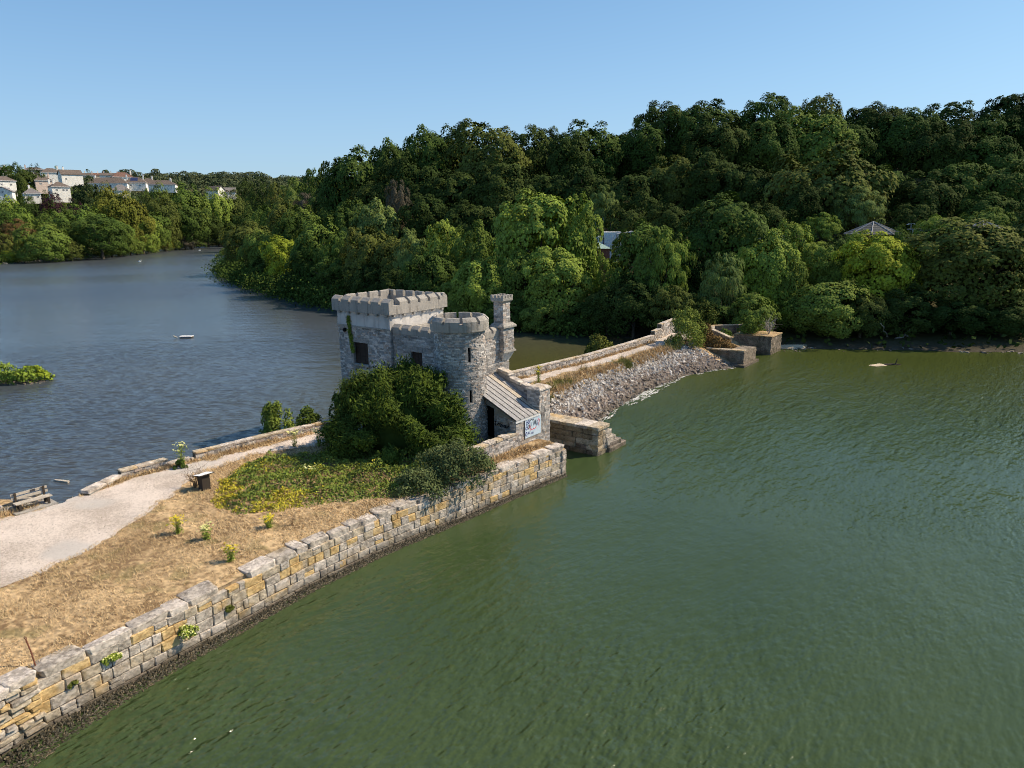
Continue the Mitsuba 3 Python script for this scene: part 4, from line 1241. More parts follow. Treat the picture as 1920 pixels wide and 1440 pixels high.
def tree(row, where, u, vtop, dist, wpx, kind, hue, ncards=None, base=None):
    """A tree of the row standing dist metres off at picture column u of the survey, its top at vtop, wpx wide."""
    top = aty(u, vtop, dist)
    z0 = float(land_z(top[0], top[1])) if base is None else base
    z0 = max(z0, 0.05)
    h = max(top[2] - z0, 2.5) * 1.0
    w = wpx * dist / FOC * 1.12
    if row in ('hillside', 'crest') and h < 1.05 * w:      # crowns that stand on the slope below
        z0 -= 1.05 * w - h
        h = 1.05 * w
    if ncards is None:
        ncards = 19000 if wpx > 95 else (13000 if wpx > 50 else 6500)
    var = int(TRNG.integers(4 if kind in ('broad', 'tall') else 2))
    rot = TRNG.random() * 360
    k_ = key('bush' if kind == 'bush' else 'tree')
    scene[k_] = {'type': 'instance', 'group': {'type': 'ref', 'id': tree_group(kind, var, hue, ncards)},
                 'to_world': T().translate([float(top[0]), float(top[1]), z0]).rotate([0, 0, 1], rot).scale([w, w, h * 1.03])}
    _rows.setdefault(row, []).append((u, k_, where, kind, hue))
    return k_


A_ = 'front'
for a_ in [
    # the shore to the right of the castle, nearest row
    (1370, 370, 112, 165, 'broad', 'deep'), (1215, 412, 109, 120, 'broad', 'mid'), (1252, 435, 104, 85, 'willow', 'fresh'), (1358, 468, 100, 85, 'willow', 'pale'), (1440, 442, 105, 110, 'broad', 'fresh'),
    (1487, 412, 114, 80, 'broad', 'fresh'), (1655, 440, 103, 135, 'broad', 'bright'), (1562, 515, 98, 130, 'bush', 'mid'), (1505, 542, 100, 90, 'bush', 'mid'), (1825, 418, 101, 215, 'broad', 'olive'), (1960, 410, 103, 160, 'broad', 'olive'),
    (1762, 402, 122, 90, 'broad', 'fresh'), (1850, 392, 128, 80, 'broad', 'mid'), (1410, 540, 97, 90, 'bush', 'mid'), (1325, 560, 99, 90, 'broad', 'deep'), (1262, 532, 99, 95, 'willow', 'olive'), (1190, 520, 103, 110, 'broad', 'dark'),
    (1140, 540, 106, 95, 'broad', 'dark'), (1620, 540, 97, 90, 'bush', 'dark'), (1700, 535, 98, 110, 'bush', 'dark'), (1790, 548, 97, 110, 'bush', 'dark'), (1885, 552, 96, 110, 'bush', 'dark'), (1290, 480, 108, 80, 'broad', 'dark'),  # dark low bushes carry the shade under overhanging trees in their leaf colour
    (1590, 470, 108, 100, 'broad', 'mid'), (1720, 455, 112, 80, 'broad', 'fresh'), (1572, 448, 114, 75, 'broad', 'deep'), (1545, 462, 108, 75, 'broad', 'mid'), (1602, 432, 118, 45, 'broad', 'fresh'), (1690, 424, 119, 40, 'broad', 'mid'), (1530, 455, 122, 60, 'broad', 'fresh'), (1475, 470, 104, 70, 'broad', 'mid'),
]:
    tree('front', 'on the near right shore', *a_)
for a_ in [
    # along the lake shore behind the castle
    (1015, 355, 122, 160, 'broad', 'fresh'), (1092, 376, 120, 70, 'broad', 'fresh'), (1048, 470, 112, 125, 'broad', 'fresh'), (985, 468, 116, 90, 'broad', 'mid'), (900, 482, 117, 110, 'broad', 'fresh'), (858, 520, 118, 80, 'bush', 'mid'),
    (890, 424, 130, 80, 'broad', 'mid'), (825, 412, 134, 75, 'tall', 'fresh'), (770, 432, 136, 70, 'willow', 'pale'), (740, 440, 142, 90, 'broad', 'olive'), (700, 372, 165, 95, 'broad', 'pale'), (690, 428, 148, 100, 'broad', 'olive'),
    (640, 430, 158, 85, 'willow', 'mid'), (596, 412, 168, 95, 'broad', 'mid'), (575, 455, 166, 75, 'broad', 'deep'), (530, 445, 182, 75, 'broad', 'bright'), (487, 430, 205, 75, 'broad', 'mid'), (455, 418, 236, 80, 'broad', 'olive'), (548, 402, 215, 80, 'broad', 'deep'),
    (800, 470, 126, 95, 'broad', 'deep'), (745, 500, 131, 80, 'broad', 'dark'), (690, 495, 141, 80, 'broad', 'dark'), (630, 485, 152, 80, 'broad', 'deep'), (440, 455, 243, 60, 'bush', 'mid'), (948, 545, 113, 80, 'bush', 'deep'), (1090, 560, 108, 75, 'bush', 'deep'), (1018, 555, 110, 80, 'bush', 'mid'),
    (500, 480, 200, 60, 'bush', 'dark'), (560, 500, 172, 70, 'bush', 'dark'), (1140, 470, 116, 60, 'bush', 'fresh'),
]:
    tree('lakeside', 'on the lake shore behind castle', *a_)
for a_ in [
    # middle of the wooded hill
    (700, 335, 188, 95, 'broad', 'dark'), (780, 300, 190, 115, 'broad', 'dark'), (745, 332, 172, 55, 'willow', 'grey'), (860, 318, 184, 120, 'broad', 'dark'), (940, 300, 182, 120, 'broad', 'dark'), (1020, 322, 182, 120, 'broad', 'dark'), (1100, 318, 178, 125, 'broad', 'dark'),
    (1190, 322, 172, 120, 'broad', 'dark'), (1262, 300, 176, 110, 'broad', 'olive'), (1330, 290, 172, 110, 'broad', 'dark'), (1410, 310, 165, 120, 'broad', 'dark'), (1555, 288, 155, 205, 'broad', 'olive'), (1505, 345, 148, 90, 'broad', 'dark'), (1615, 352, 142, 85, 'willow', 'pale'),
    (1665, 315, 160, 115, 'broad', 'deep'), (1735, 330, 150, 115, 'broad', 'dark'), (1805, 300, 155, 130, 'broad', 'deep'), (1890, 310, 150, 130, 'broad', 'deep'), (1870, 365, 140, 100, 'broad', 'deep'), (1130, 350, 158, 55, 'willow', 'pale'), (650, 380, 172, 85, 'broad', 'deep'),
    (800, 370, 165, 100, 'broad', 'dark'), (880, 380, 158, 100, 'broad', 'dark'), (960, 375, 158, 100, 'broad', 'dark'), (1180, 385, 150, 90, 'broad', 'dark'), (1260, 385, 145, 90, 'broad', 'dark'), (1440, 385, 140, 90, 'broad', 'dark'), (1720, 385, 140, 90, 'broad', 'dark'), (1545, 400, 138, 60, 'willow', 'fresh'), (1950, 370, 140, 100, 'broad', 'dark'),
]:
    tree('hillside', 'half way up the hill', *a_)
for a_ in [
    # along the crest
    (655, 285, 205, 115, 'broad', 'deep'), (730, 262, 210, 100, 'broad', 'deep'), (800, 238, 214, 110, 'broad', 'deep'), (845, 245, 224, 90, 'broad', 'dark'), (910, 230, 208, 140, 'broad', 'olive'), (985, 240, 226, 90, 'broad', 'dark'), (1025, 238, 230, 70, 'tall', 'dark'), (1100, 238, 210, 125, 'broad', 'deep'),
    (1172, 244, 218, 100, 'broad', 'deep'), (1250, 197, 214, 105, 'broad', 'dark'), (1320, 193, 210, 120, 'broad', 'deep'), (1345, 228, 195, 110, 'broad', 'dark'), (1212, 232, 208, 90, 'broad', 'deep'), (1385, 220, 222, 70, 'broad', 'dark'), (1435, 182, 212, 100, 'broad', 'deep'), (1540, 175, 224, 85, 'broad', 'olive'),
    (1525, 206, 200, 150, 'broad', 'mid'), (1440, 222, 194, 110, 'broad', 'deep'), (1628, 194, 212, 100, 'broad', 'dark'), (1600, 230, 198, 90, 'broad', 'deep'), (1700, 206, 200, 115, 'broad', 'deep'), (1675, 196, 220, 80, 'broad', 'dark'), (1785, 197, 212, 115, 'broad', 'dark'), (1845, 218, 200, 95, 'broad', 'deep'),
    (1905, 172, 206, 115, 'broad', 'dark'), (1770, 238, 186, 110, 'broad', 'dark'), (1860, 250, 180, 110, 'broad', 'deep'), (1955, 190, 200, 110, 'broad', 'dark'), (1065, 255, 204, 90, 'broad', 'dark'), (745, 290, 202, 90, 'broad', 'dark'), (1490, 235, 206, 70, 'broad', 'dark'), (1290, 262, 222, 110, 'broad', 'dark'), (1365, 262, 226, 110, 'broad', 'dark'), (1480, 262, 224, 110, 'broad', 'dark'), (1580, 258, 222, 110, 'broad', 'dark'), (1660, 255, 226, 110, 'broad', 'dark'), (1740, 255, 222, 110, 'broad', 'dark'), (1820, 258, 222, 110, 'broad', 'dark'), (1180, 275, 222, 110, 'broad', 'dark'), (1500, 287, 250, 140, 'broad', 'dark'), (1590, 287, 250, 140, 'broad', 'dark'), (1660, 284, 250, 140, 'broad', 'dark'), (1730, 284, 250, 140, 'broad', 'dark'), (1800, 284, 250, 140, 'broad', 'dark'), (1870, 284, 250, 140, 'broad', 'dark'), (1400, 287, 250, 140, 'broad', 'dark'), (1000, 275, 228, 110, 'broad', 'dark'), (860, 275, 226, 110, 'broad', 'dark'),
]:
    tree('crest', 'along the hill crest', *a_)
for a_ in [
    # beyond the tip of the wood, up the lake
    (592, 320, 330, 60, 'broad', 'deep'), (560, 338, 360, 60, 'broad', 'mid'), (525, 345, 390, 55, 'broad', 'olive'), (490, 340, 420, 50, 'broad', 'dark'), (577, 365, 290, 65, 'willow', 'grey'), (530, 378, 310, 60, 'broad', 'olive'), (608, 352, 262, 70, 'broad', 'deep'), (460, 333, 560, 45, 'broad', 'dark'),
    (500, 385, 330, 55, 'broad', 'mid'), (465, 392, 380, 50, 'broad', 'deep'), (620, 330, 240, 60, 'broad', 'dark'), (560, 385, 250, 60, 'broad', 'mid'), (480, 362, 480, 45, 'broad', 'deep'), (545, 355, 340, 45, 'willow', 'pale'),
]:
    tree('inlet', 'where the lake narrows', *a_)
for a_ in [
    # the far bank at the left
    (72, 412, 330, 85, 'bush', 'mid'), (130, 450, 338, 40, 'bush', 'olive'), (182, 405, 352, 85, 'broad', 'deep'), (150, 388, 372, 70, 'broad', 'mid'), (208, 358, 392, 80, 'broad', 'yellow'), (245, 375, 400, 60, 'broad', 'yellow'), (262, 410, 404, 60, 'broad', 'fresh'), (300, 366, 440, 60, 'broad', 'olive'),
    (285, 400, 425, 55, 'broad', 'mid'), (292, 345, 480, 40, 'broad', 'mid'), (345, 350, 475, 70, 'broad', 'mid'), (352, 385, 462, 70, 'broad', 'deep'), (400, 358, 510, 55, 'broad', 'fresh'), (430, 362, 525, 60, 'broad', 'olive'), (425, 395, 520, 70, 'broad', 'dark'), (385, 400, 500, 60, 'broad', 'dark'),
    (305, 432, 438, 32, 'bush', 'yellow'), (325, 438, 452, 30, 'bush', 'mid'), (92, 362, 410, 42, 'broad', 'purple'), (136, 378, 400, 32, 'broad', 'purple'), (160, 334, 420, 50, 'pine', 'pine'), (150, 362, 405, 45, 'pine', 'pine'), (42, 316, 455, 60, 'broad', 'dark'), (15, 304, 480, 55, 'broad', 'deep'), (60, 311, 520, 38, 'broad', 'dark'), (104, 318, 540, 22, 'broad', 'mid'),
    (10, 365, 372, 50, 'broad', 'fresh'), (45, 375, 372, 50, 'broad', 'dark'), (30, 392, 360, 50, 'broad', 'fresh'), (100, 392, 362, 60, 'broad', 'mid'), (30, 412, 346, 55, 'willow', 'rust'), (8, 432, 336, 40, 'bush', 'olive'), (12, 470, 329, 45, 'bush', 'bright'), (218, 415, 380, 55, 'broad', 'mid'), (240, 440, 392, 50, 'bush', 'mid'), (120, 410, 350, 55, 'broad', 'deep'),
    (-20, 390, 350, 60, 'broad', 'deep'), (345, 440, 458, 36, 'bush', 'grey'), (372, 450, 490, 30, 'bush', 'deep'), (405, 448, 520, 30, 'bush', 'mid'), (275, 445, 415, 40, 'bush', 'fresh'), (190, 345, 440, 40, 'broad', 'olive'), (205, 440, 372, 60, 'bush', 'deep'), (440, 430, 515, 60, 'broad', 'dark'), (330, 410, 465, 50, 'broad', 'deep'), (320, 380, 480, 45, 'broad', 'deep'), (75, 335, 470, 30, 'broad', 'olive'), (88, 362, 424, 26, 'broad', 'deep'), (52, 362, 408, 24, 'broad', 'deep'), (35, 352, 425, 30, 'broad', 'dark'), (150, 350, 470, 26, 'broad', 'mid'), (178, 352, 470, 26, 'broad', 'olive'), (216, 358, 474, 22, 'broad', 'mid'), (242, 358, 478, 26, 'broad', 'deep'), (268, 356, 492, 26, 'broad', 'deep'), (330, 352, 520, 34, 'broad', 'mid'), (185, 338, 560, 26, 'broad', 'deep'), (120, 338, 560, 22, 'broad', 'mid'), (30, 372, 402, 26, 'broad', 'mid'),
]:
    tree('bank', 'on the far left bank', *a_)
ORD = ['first', 'second', 'third', 'fourth', 'fifth', 'sixth', 'seventh', 'eighth', 'ninth', 'tenth', 'eleventh', 'twelfth', 'thirteenth', 'fourteenth', 'fifteenth', 'sixteenth', 'seventeenth', 'eighteenth', 'nineteenth', 'twentieth', 'twenty-first', 'twenty-second', 'twenty-third', 'twenty-fourth', 'twenty-fifth', 'twenty-sixth', 'twenty-seventh', 'twenty-eighth', 'twenty-ninth', 'thirtieth', 'thirty-first', 'thirty-second', 'thirty-third', 'thirty-fourth']
GROUPS = {'front': 'trees on the near shore', 'lakeside': 'trees along the lake shore', 'hillside': 'trees half way up the hill', 'crest': 'trees along the hill crest', 'inlet': 'trees where the lake narrows', 'bank': 'trees on the far bank'}
for row, items in _rows.items():
    same = {}
    for u, k_, where, kind, hue in sorted(items):
        same.setdefault((kind, hue), []).append((u, k_, where))
    for (kind, hue), lst in same.items():
        for n_, (u, k_, where) in enumerate(lst):
            pos = '' if len(lst) == 1 else f', {ORD[n_]} such from left'
            tag(k_, f'{HUE[hue]} {FORM[kind]} {"bush" if kind == "bush" else "tree"} {where}{pos}', 'bush' if kind == 'bush' else 'tree', GROUPS[row])

# ------------------------------------------------------------------ undergrowth and the far wood
def scatter_cards(p, size, rng, nz=0.9, aspect=0.7, uv=None, lift=0.0):
    n_ = unit(rng.normal(size=(len(p), 3)) * [1, 1, 0.7] + [0, 0, nz])
    return cards(p, n_, size, size * aspect, rng, None, uv)


rng = np.random.default_rng(81)
N = 120000
px_, py_ = rng.uniform(-260, 170, N), rng.uniform(85, 560, N)
pp = shapely.points(px_, py_)
d_ = shapely.distance(WATER, pp)
keep_ = (d_ > 0.2) & (d_ < 165) & (rng.random(N) < np.clip(90 / py_, 0.12, 1))
px_, py_, d_ = px_[keep_], py_[keep_], d_[keep_]
pz_ = land_z(px_, py_)
hh = rng.random(len(px_)) ** 1.5 * np.clip(0.8 + d_ * 0.25, 0, 3.2) * (1 + smooth01(95, 115, d_)) + 0.1
v, f, uv = scatter_cards(np.stack([px_, py_, pz_ + hh], 1), 0.75, rng)
v2, f2, uv2 = [], [], []
N = 60000
line = np.array(WATER.exterior.segmentize(1.0).coords)
line = line[(line[:, 1] > 98) & (line[:, 0] < 12) & (line[:, 1] < 545) & (line[:, 0] > -262)]
w_ = 60 / line[:, 1] ** 1.4
q = rng.choice(len(line), N, p=w_ / w_.sum())
off = rng.normal(size=(N, 2)) * 2.2
lump_ = meshkit.noise(np.column_stack([line[q] / 4.5, np.zeros(N)]))
zz0 = np.abs(rng.random(N)) ** 1.3 * (1.2 + 4.6 * lump_) + 0.15
ps_ = np.column_stack([line[q] + off, zz0 + np.maximum(0, land_z(*(line[q] + off).T))])
va_, fa_, ua_ = scatter_cards(ps_, 0.55, rng, nz=0.7)
put(thing('shore_thicket', 'thicket overhanging the water along the lake shore', 'thicket', kind='stuff'), (va_, fa_), LEAF['deep'], uv=ua_)
put(thing('undergrowth', 'dark undergrowth covering the wooded slopes under the trees', 'undergrowth', kind='stuff'), (v, f), LEAF['dark'], uv=uv)

fw = MB()
C_ = []
for _ in range(620):
    y = 560 + 420 * rng.random()
    u = 150 + 560 * rng.random()
    x = aty(u, 400, y)[0]
    C_.append((x, y, float(land_z(x, y)), 4.5 + 4.5 * rng.random()))
# the bank goes on wooded to the left of the picture
for _ in range(190):
    x, y = rng.uniform(-470, -245), rng.uniform(120, 460)
    if WATER.contains(shapely.Point(x, y)) or aty(0, 400, y)[0] < x + 12:
        continue
    C_.append((x, y, float(land_z(x, y)), 5 + 3.5 * rng.random()))
# trees standing along the skyline of the far ridge
for u in np.arange(225, 500, 5.5):
    y = 715 + 30 * rng.random()
    top = aty(u, 327 - 0.010 * (u - 225) + 5 * (rng.random() - 0.5), y)
    r_ = 5 + 4 * rng.random()
    C_.append((top[0], y, top[2] - r_ * 1.25, r_))
for u, vt, r_ in ((228, 322, 3.5), (236, 319, 5), (246, 320, 5), (291, 319, 4.0), (198, 322, 3), (345, 322, 6), (420, 322, 7), (470, 326, 6)):
    top = aty(u, vt, 720)
    C_.append((top[0], 720, top[2] - r_ * 1.3, r_))
C_ = np.array(C_)
per = 210
d = unit(rng.normal(size=(len(C_) * per, 3)) + [0, 0, 0.5])
idx = np.repeat(np.arange(len(C_)), per)
lump = 1 + 0.5 * (meshkit.noise(d * 1.7 + idx[:, None]) - 0.5)
p = C_[idx, :3] + d * (C_[idx, 3] * lump)[:, None] * [1, 1, 0.85] + [0, 0, 3.0]
p[:, 2] -= 0
v, f, uv = cards(p, unit(d + 0.4 * rng.normal(size=d.shape)), 1.5, 1.1, rng, None, np.stack([np.clip(0.3 + 0.4 * rng.random(len(p)) + 0.3 * (rng.random(len(C_))[idx] - 0.5), 0, 1), rng.random(len(p)) ** 2], 1))
put(thing('distant_woodland', 'far-off wood along the skyline at the head of the lake', 'woodland', kind='stuff'), (v, f), LEAF['distant'], uv=uv)

# ------------------------------------------------------------------ houses on the far hill
def house(label, u, vbase, dist, w, d, hw, hr, face=0.0, turn=0.45, roof='roof_brown', wall='render_white', hip=True, windows=((0.25, 0.6), (0.7, 0.6), (0.25, 0.2), (0.7, 0.2)), chimneys=(0.3,), win=(1.1, 1.2), gable_front=False, group='houses on the far hill', extra=None):
    """A house whose front foot stands at picture column u; face turns it about z (0: front towards the camera)."""
    k_ = thing('house', label, 'house', group)
    w, d, hr = w * 0.88, d * 0.88, hr * 0.85
    o_ = aty(u, vbase, dist)
    M4 = np.eye(4)
    ca, sa = math.cos(face + turn), math.sin(face + turn)
    M4[:3, 0], M4[:3, 1], M4[:3, 3] = [ca, sa, 0], [-sa, ca, 0], o_
    wv = lambda v_: np.asarray(v_, float) @ M4[:3, :3].T + M4[:3, 3]
    gz = 0 if hip else hr
    if hip:
        add('wall', (wv(boxv(-w / 2, w / 2, 0, d, -2.5, hw)), BOXF), wall, k_)
    else:
        if gable_front:
            h_ = trimesh.convex.convex_hull(np.vstack([boxv(-w / 2, w / 2, 0, d, -2.5, hw), [(0, 0, hw + hr - 0.15), (0, d, hw + hr - 0.15)]]))
        else:
            h_ = trimesh.convex.convex_hull(np.vstack([boxv(-w / 2, w / 2, 0, d, -2.5, hw), [(-w / 2, d / 2, hw + hr - 0.15), (w / 2, d / 2, hw + hr - 0.15)]]))
        add('wall', (wv(h_.vertices), h_.faces), wall, k_)
    e = 0.45
    base = [(-w / 2 - e, -e), (w / 2 + e, -e), (w / 2 + e, d + e), (-w / 2 - e, d + e)]
    if hip:
        rl = max(0.3, w - d) / 2
        top = [(-rl, d / 2), (rl, d / 2)]
    elif gable_front:
        top = [(0, -e), (0, d + e)]
    else:
        top = [(-w / 2 - e, d / 2), (w / 2 + e, d / 2)]
    P_ = [(x, y, hw + 0.02) for x, y in base] + [(x, y, hw + 0.2) for x, y in base] + [(x, y, hw + 0.2 + hr) for x, y in top]
    if hip:
        h_ = trimesh.convex.convex_hull(np.array(P_, float))
        rk = add('roof', (wv(h_.vertices), h_.faces), roof, k_)
    else:
        mb_ = MB()
        tk = 0.22
        for side in (0, 1):
            lo_ = [base[0], base[1]] if side == 0 else [base[3], base[2]]
            if gable_front:
                lo_ = [base[0], base[3]] if side == 0 else [base[1], base[2]]
            q_ = [(*lo_[0], hw - 0.1), (*lo_[1], hw - 0.1), (*top[1], hw + hr), (*top[0], hw + hr)]
            h_ = trimesh.convex.convex_hull(np.array(q_ + [(x, y, z + tk) for x, y, z in q_], float))
            mb_.add(wv(h_.vertices), h_.faces)
        rk = add('roof', mb_.mesh(), roof, k_)
    for cx in chimneys:
        cz = hw + hr * (0.6 if hip else 0.8)
        add('chimney', (wv(boxv(cx * w - 0.45, cx * w + 0.45, d / 2 - 0.4, d / 2 + 0.4, cz, hw + hr + 1.6)), BOXF), wall, rk)
        add('chimney_pot', (wv(boxv(cx * w - 0.18, cx * w + 0.18, d / 2 - 0.18, d / 2 + 0.18, hw + hr + 1.603, hw + hr + 2.1)), BOXF), 'roof_red', rk)
    add('gutter', (wv(boxv(-w / 2 - e - 0.05, w / 2 + e + 0.05, -e - 0.1, -e - 0.003, hw - 0.1, hw + 0.12)), BOXF), 'white_paint', k_) if hip else None
    for a_, b_ in windows:
        x, z = (a_ - 0.5) * w, b_ * hw
        wk = add('window', (wv(boxv(x - win[0] / 2, x + win[0] / 2, -0.06, 0.05, z, z + win[1])), BOXF), 'white_paint', k_)
        for sx in (-1, 1):
            add('pane', (wv(boxv(x + sx * win[0] / 4 - win[0] / 4 + 0.07, x + sx * win[0] / 4 + win[0] / 4 - 0.07, -0.09, -0.063, z + 0.08, z + win[1] - 0.08)), BOXF), 'window_glass', wk)
    if extra == 'solar':
        sl = math.atan2(hr, d / 2)
        q_ = [(x, -e + (d / 2 + e) * t_, hw + 0.2 + hr * t_ + 0.12) for x in (-w * 0.22, w * 0.12) for t_ in (0.3, 0.85)]
        q_ = np.array(q_)
        h_ = trimesh.convex.convex_hull(np.vstack([q_, q_ - [0, 0, 0.08]]))
        add('solar_panel', (wv(h_.vertices), h_.faces), 'solar', rk)
    return k_


W2 = ((0.22, 0.6), (0.66, 0.6), (0.22, 0.16), (0.66, 0.16))
house('large cream two-storey house with hipped brown roof, lit front facing the lake', 117, 371, 430, 10.5, 8.5, 6.0, 3.2, 0.35, windows=((0.25, 0.62), (0.62, 0.62), (0.8, 0.62), (0.3, 0.17)), chimneys=(-0.5, -0.25))
house('pink-cream house behind and left of the large cream house', 84, 355, 455, 10, 8, 5.2, 3.0, 0.3, wall='render_pink', windows=((0.3, 0.5),), chimneys=(0.4,))
house('cream two-storey house at the left edge behind the dark tree', 13, 359, 430, 12, 8, 5.8, 3.0, 0.5, windows=((0.3, 0.55), (0.75, 0.55), (0.6, 0.15)), chimneys=())
house('white gabled bungalow at the left edge below the cream house', 6, 372, 400, 10, 7, 3.4, 2.9, -0.1, roof='roof_slate', hip=False, gable_front=True, windows=((0.36, 0.75), (0.52, 0.75), (0.62, 0.2)), chimneys=(), win=(1.0, 1.5))
house('small white bungalow with grey hipped roof between dark trees', 62, 373, 415, 9, 8, 2.8, 3.6, 0.2, roof='roof_slate', windows=((0.4, 0.2), (0.8, 0.2)), chimneys=(-0.1,))
house('brown-roofed house with white gable end behind the dark pine', 137, 342, 490, 14, 9, 4.8, 3.6, 0.35, hip=False, windows=((0.2, 0.3),), chimneys=(-0.3,))
house('brown-roofed house on the hill above the pink-cream house', 98, 338, 510, 13, 9, 5.0, 3.4, 0.2, windows=((0.3, 0.4),), chimneys=(0.38,))
house('flat white-topped house on the skyline right of the dark skyline tree', 66, 332, 540, 14, 8, 5, 2.0, 0.1, wall='render_pink', windows=((0.5, 0.5),), chimneys=(-0.42,))
house('cream house with two chimneys at the upper left corner of the hill', 4, 335, 520, 14, 9, 5, 3.2, 0.3, windows=((0.4, 0.4),), chimneys=(0.25, -0.2))
house('long brown hipped bungalow left of the bungalow with the solar panel', 203, 352, 500, 26, 10, 2.8, 4.4, -0.15, windows=((0.2, 0.15), (0.55, 0.15), (0.8, 0.15)), chimneys=(-0.35,), win=(2.0, 1.4))
house('grey-roofed bungalow in front of the long brown bungalow', 228, 365, 480, 12, 9, 2.6, 4.2, 0.1, roof='roof_slate', windows=((0.3, 0.2), (0.6, 0.2)), chimneys=())
house('brown-roofed bungalow with a blue solar panel on its roof', 254, 351, 510, 15, 10, 2.8, 4.6, -0.15, windows=((0.3, 0.2), (0.7, 0.2)), chimneys=(-0.42, 0.35), extra='solar')
house('brown-roofed bungalow between the solar bungalow and the hipped end bungalow', 278, 351, 520, 13, 10, 2.6, 4.0, -0.15, windows=((0.4, 0.2),), chimneys=(0.2,))
house('hipped tan-roofed bungalow at the right end of the bungalow row', 304, 354, 510, 19, 10, 2.6, 3.6, -0.2, windows=((0.3, 0.15),), chimneys=(0.3,), win=(2.2, 1.3))
house('dark red-roofed house behind the long bungalow row', 232, 343, 545, 15, 9, 4, 4, 0.2, roof='roof_red', windows=((0.5, 0.4),), chimneys=(0.45,))
house('brown house with a white gable end among the trees right of the bungalow row', 398, 366, 520, 13, 7, 3.0, 3.6, -0.9, hip=False, windows=((0.5, 0.2),), chimneys=())
house('grey-roofed house at the right end of the far houses', 432, 367, 530, 9, 7, 2.6, 3.4, 0.0, roof='roof_slate', hip=False, windows=((0.5, 0.2),), chimneys=())
for n_, u in enumerate((128, 141, 153, 165, 177, 189, 201, 214)):
    house(f'{ORD[n_]} from the left of the red-roofed houses along the skyline', u, 333.5, 700 + 6 * (n_ % 3), 13, 9, 2.2, 2.6, 0.1 * (n_ % 3), roof='roof_red' if n_ % 3 else 'roof_brown', wall='render_pink' if n_ % 2 else 'render_white', hip=bool(n_ % 2), windows=((0.5, 0.2),), chimneys=(0.3,), group='red-roofed houses along the skyline')

# ------------------------------------------------------------------ yard among the trees on the near shore
def placed(u, v, dist):
    return aty(u, v, dist)


def stand(k_, name, o_, x0, x1, y0, y1, z0, z1, m_, rot=0.0):
    ca, sa = math.cos(rot), math.sin(rot)
    v_ = boxv(x0, x1, y0, y1, z0, z1)
    v_ = np.stack([v_[:, 0] * ca - v_[:, 1] * sa, v_[:, 0] * sa + v_[:, 1] * ca, v_[:, 2]], 1) + o_
    return add(name, (v_, BOXF), m_, k_)


YD = 142
o_ = placed(1149, 461, YD)
k_ = thing('container', 'tall white container box standing in the yard among the trees', 'container')
stand(k_, 'body', o_, -1.6, 1.55, 0, 5, -3, 2.45, 'metal_pale', -0.1)
stand(k_, 'roof_panel', o_, -1.66, 1.61, -0.06, 5.1, 2.453, 2.58, 'white_paint', -0.1)
for xx in (-1.6, 0.0, 1.5):
    stand(k_, 'door_post', o_, xx - 0.04, xx + 0.06, -0.07, -0.003, 0, 2.45, 'white_paint', -0.1)
o_ = placed(1124, 460, YD + 1)
k_ = thing('cabin', 'small white cabin left of the tall white container', 'cabin')
stand(k_, 'body', o_, -1.0, 0.6, 0, 2.5, -3, 1.55, 'metal_pale', -0.1)
stand(k_, 'roof_panel', o_, -1.08, 0.68, -0.08, 2.6, 1.553, 1.72, 'white_paint', -0.1)
stand(k_, 'window', o_, -0.1, 0.2, -0.05, -0.003, 0.7, 1.1, 'window_glass', -0.1)
o_ = placed(1125, 478, YD - 8)
k_ = thing('shed', 'brick building with a pale green hipped roof below the white cabin', 'building')
stand(k_, 'wall', o_, -2.6, 1.8, 0, 4, -4, 1.1, 'brick_red', 0.1)
h_ = trimesh.convex.convex_hull(np.array([(-2.8, -0.2, 1.11), (2.05, -0.2, 1.11), (2.05, 4.2, 1.11), (-2.8, 4.2, 1.11), (-1.6, 2, 2.3), (-0.2, 2, 2.3)]) + o_)
add('roof', (h_.vertices, h_.faces), 'metal_green', k_)
o_ = placed(1161, 478, YD - 4)
k_ = thing('canopy', 'flat tilted grey canopy roof on posts right of the tall container', 'canopy')
h_ = trimesh.convex.convex_hull(np.array([(x, y, 3.7 + 0.16 * x + dz) for x in (-0.3, 2.6) for y in (0, 3) for dz in (0, 0.2)]) + o_)
add('roof', (h_.vertices, h_.faces), 'metal_grey', k_)
for xx in (-0.2, 2.4):
    for yy in (0.1, 2.8):
        stand(k_, 'post', o_, xx, xx + 0.15, yy, yy + 0.15, -3, 3.6 + 0.16 * xx, 'metal_grey')
k_ = thing('yard_fence', 'reddish boundary wall topped with tall thin posts behind the container', 'fence')
o_ = placed(1150, 441, YD + 10)
stand(k_, 'wall', o_, -4.5, 4.5, 0, 0.3, -3, 1.4, 'brick_red')
for xx in np.linspace(-3.6, 4.0, 6):
    stand(k_, 'post', o_, xx, xx + 0.07, 0.303, 0.37, 0, 3.6, 'metal_grey')


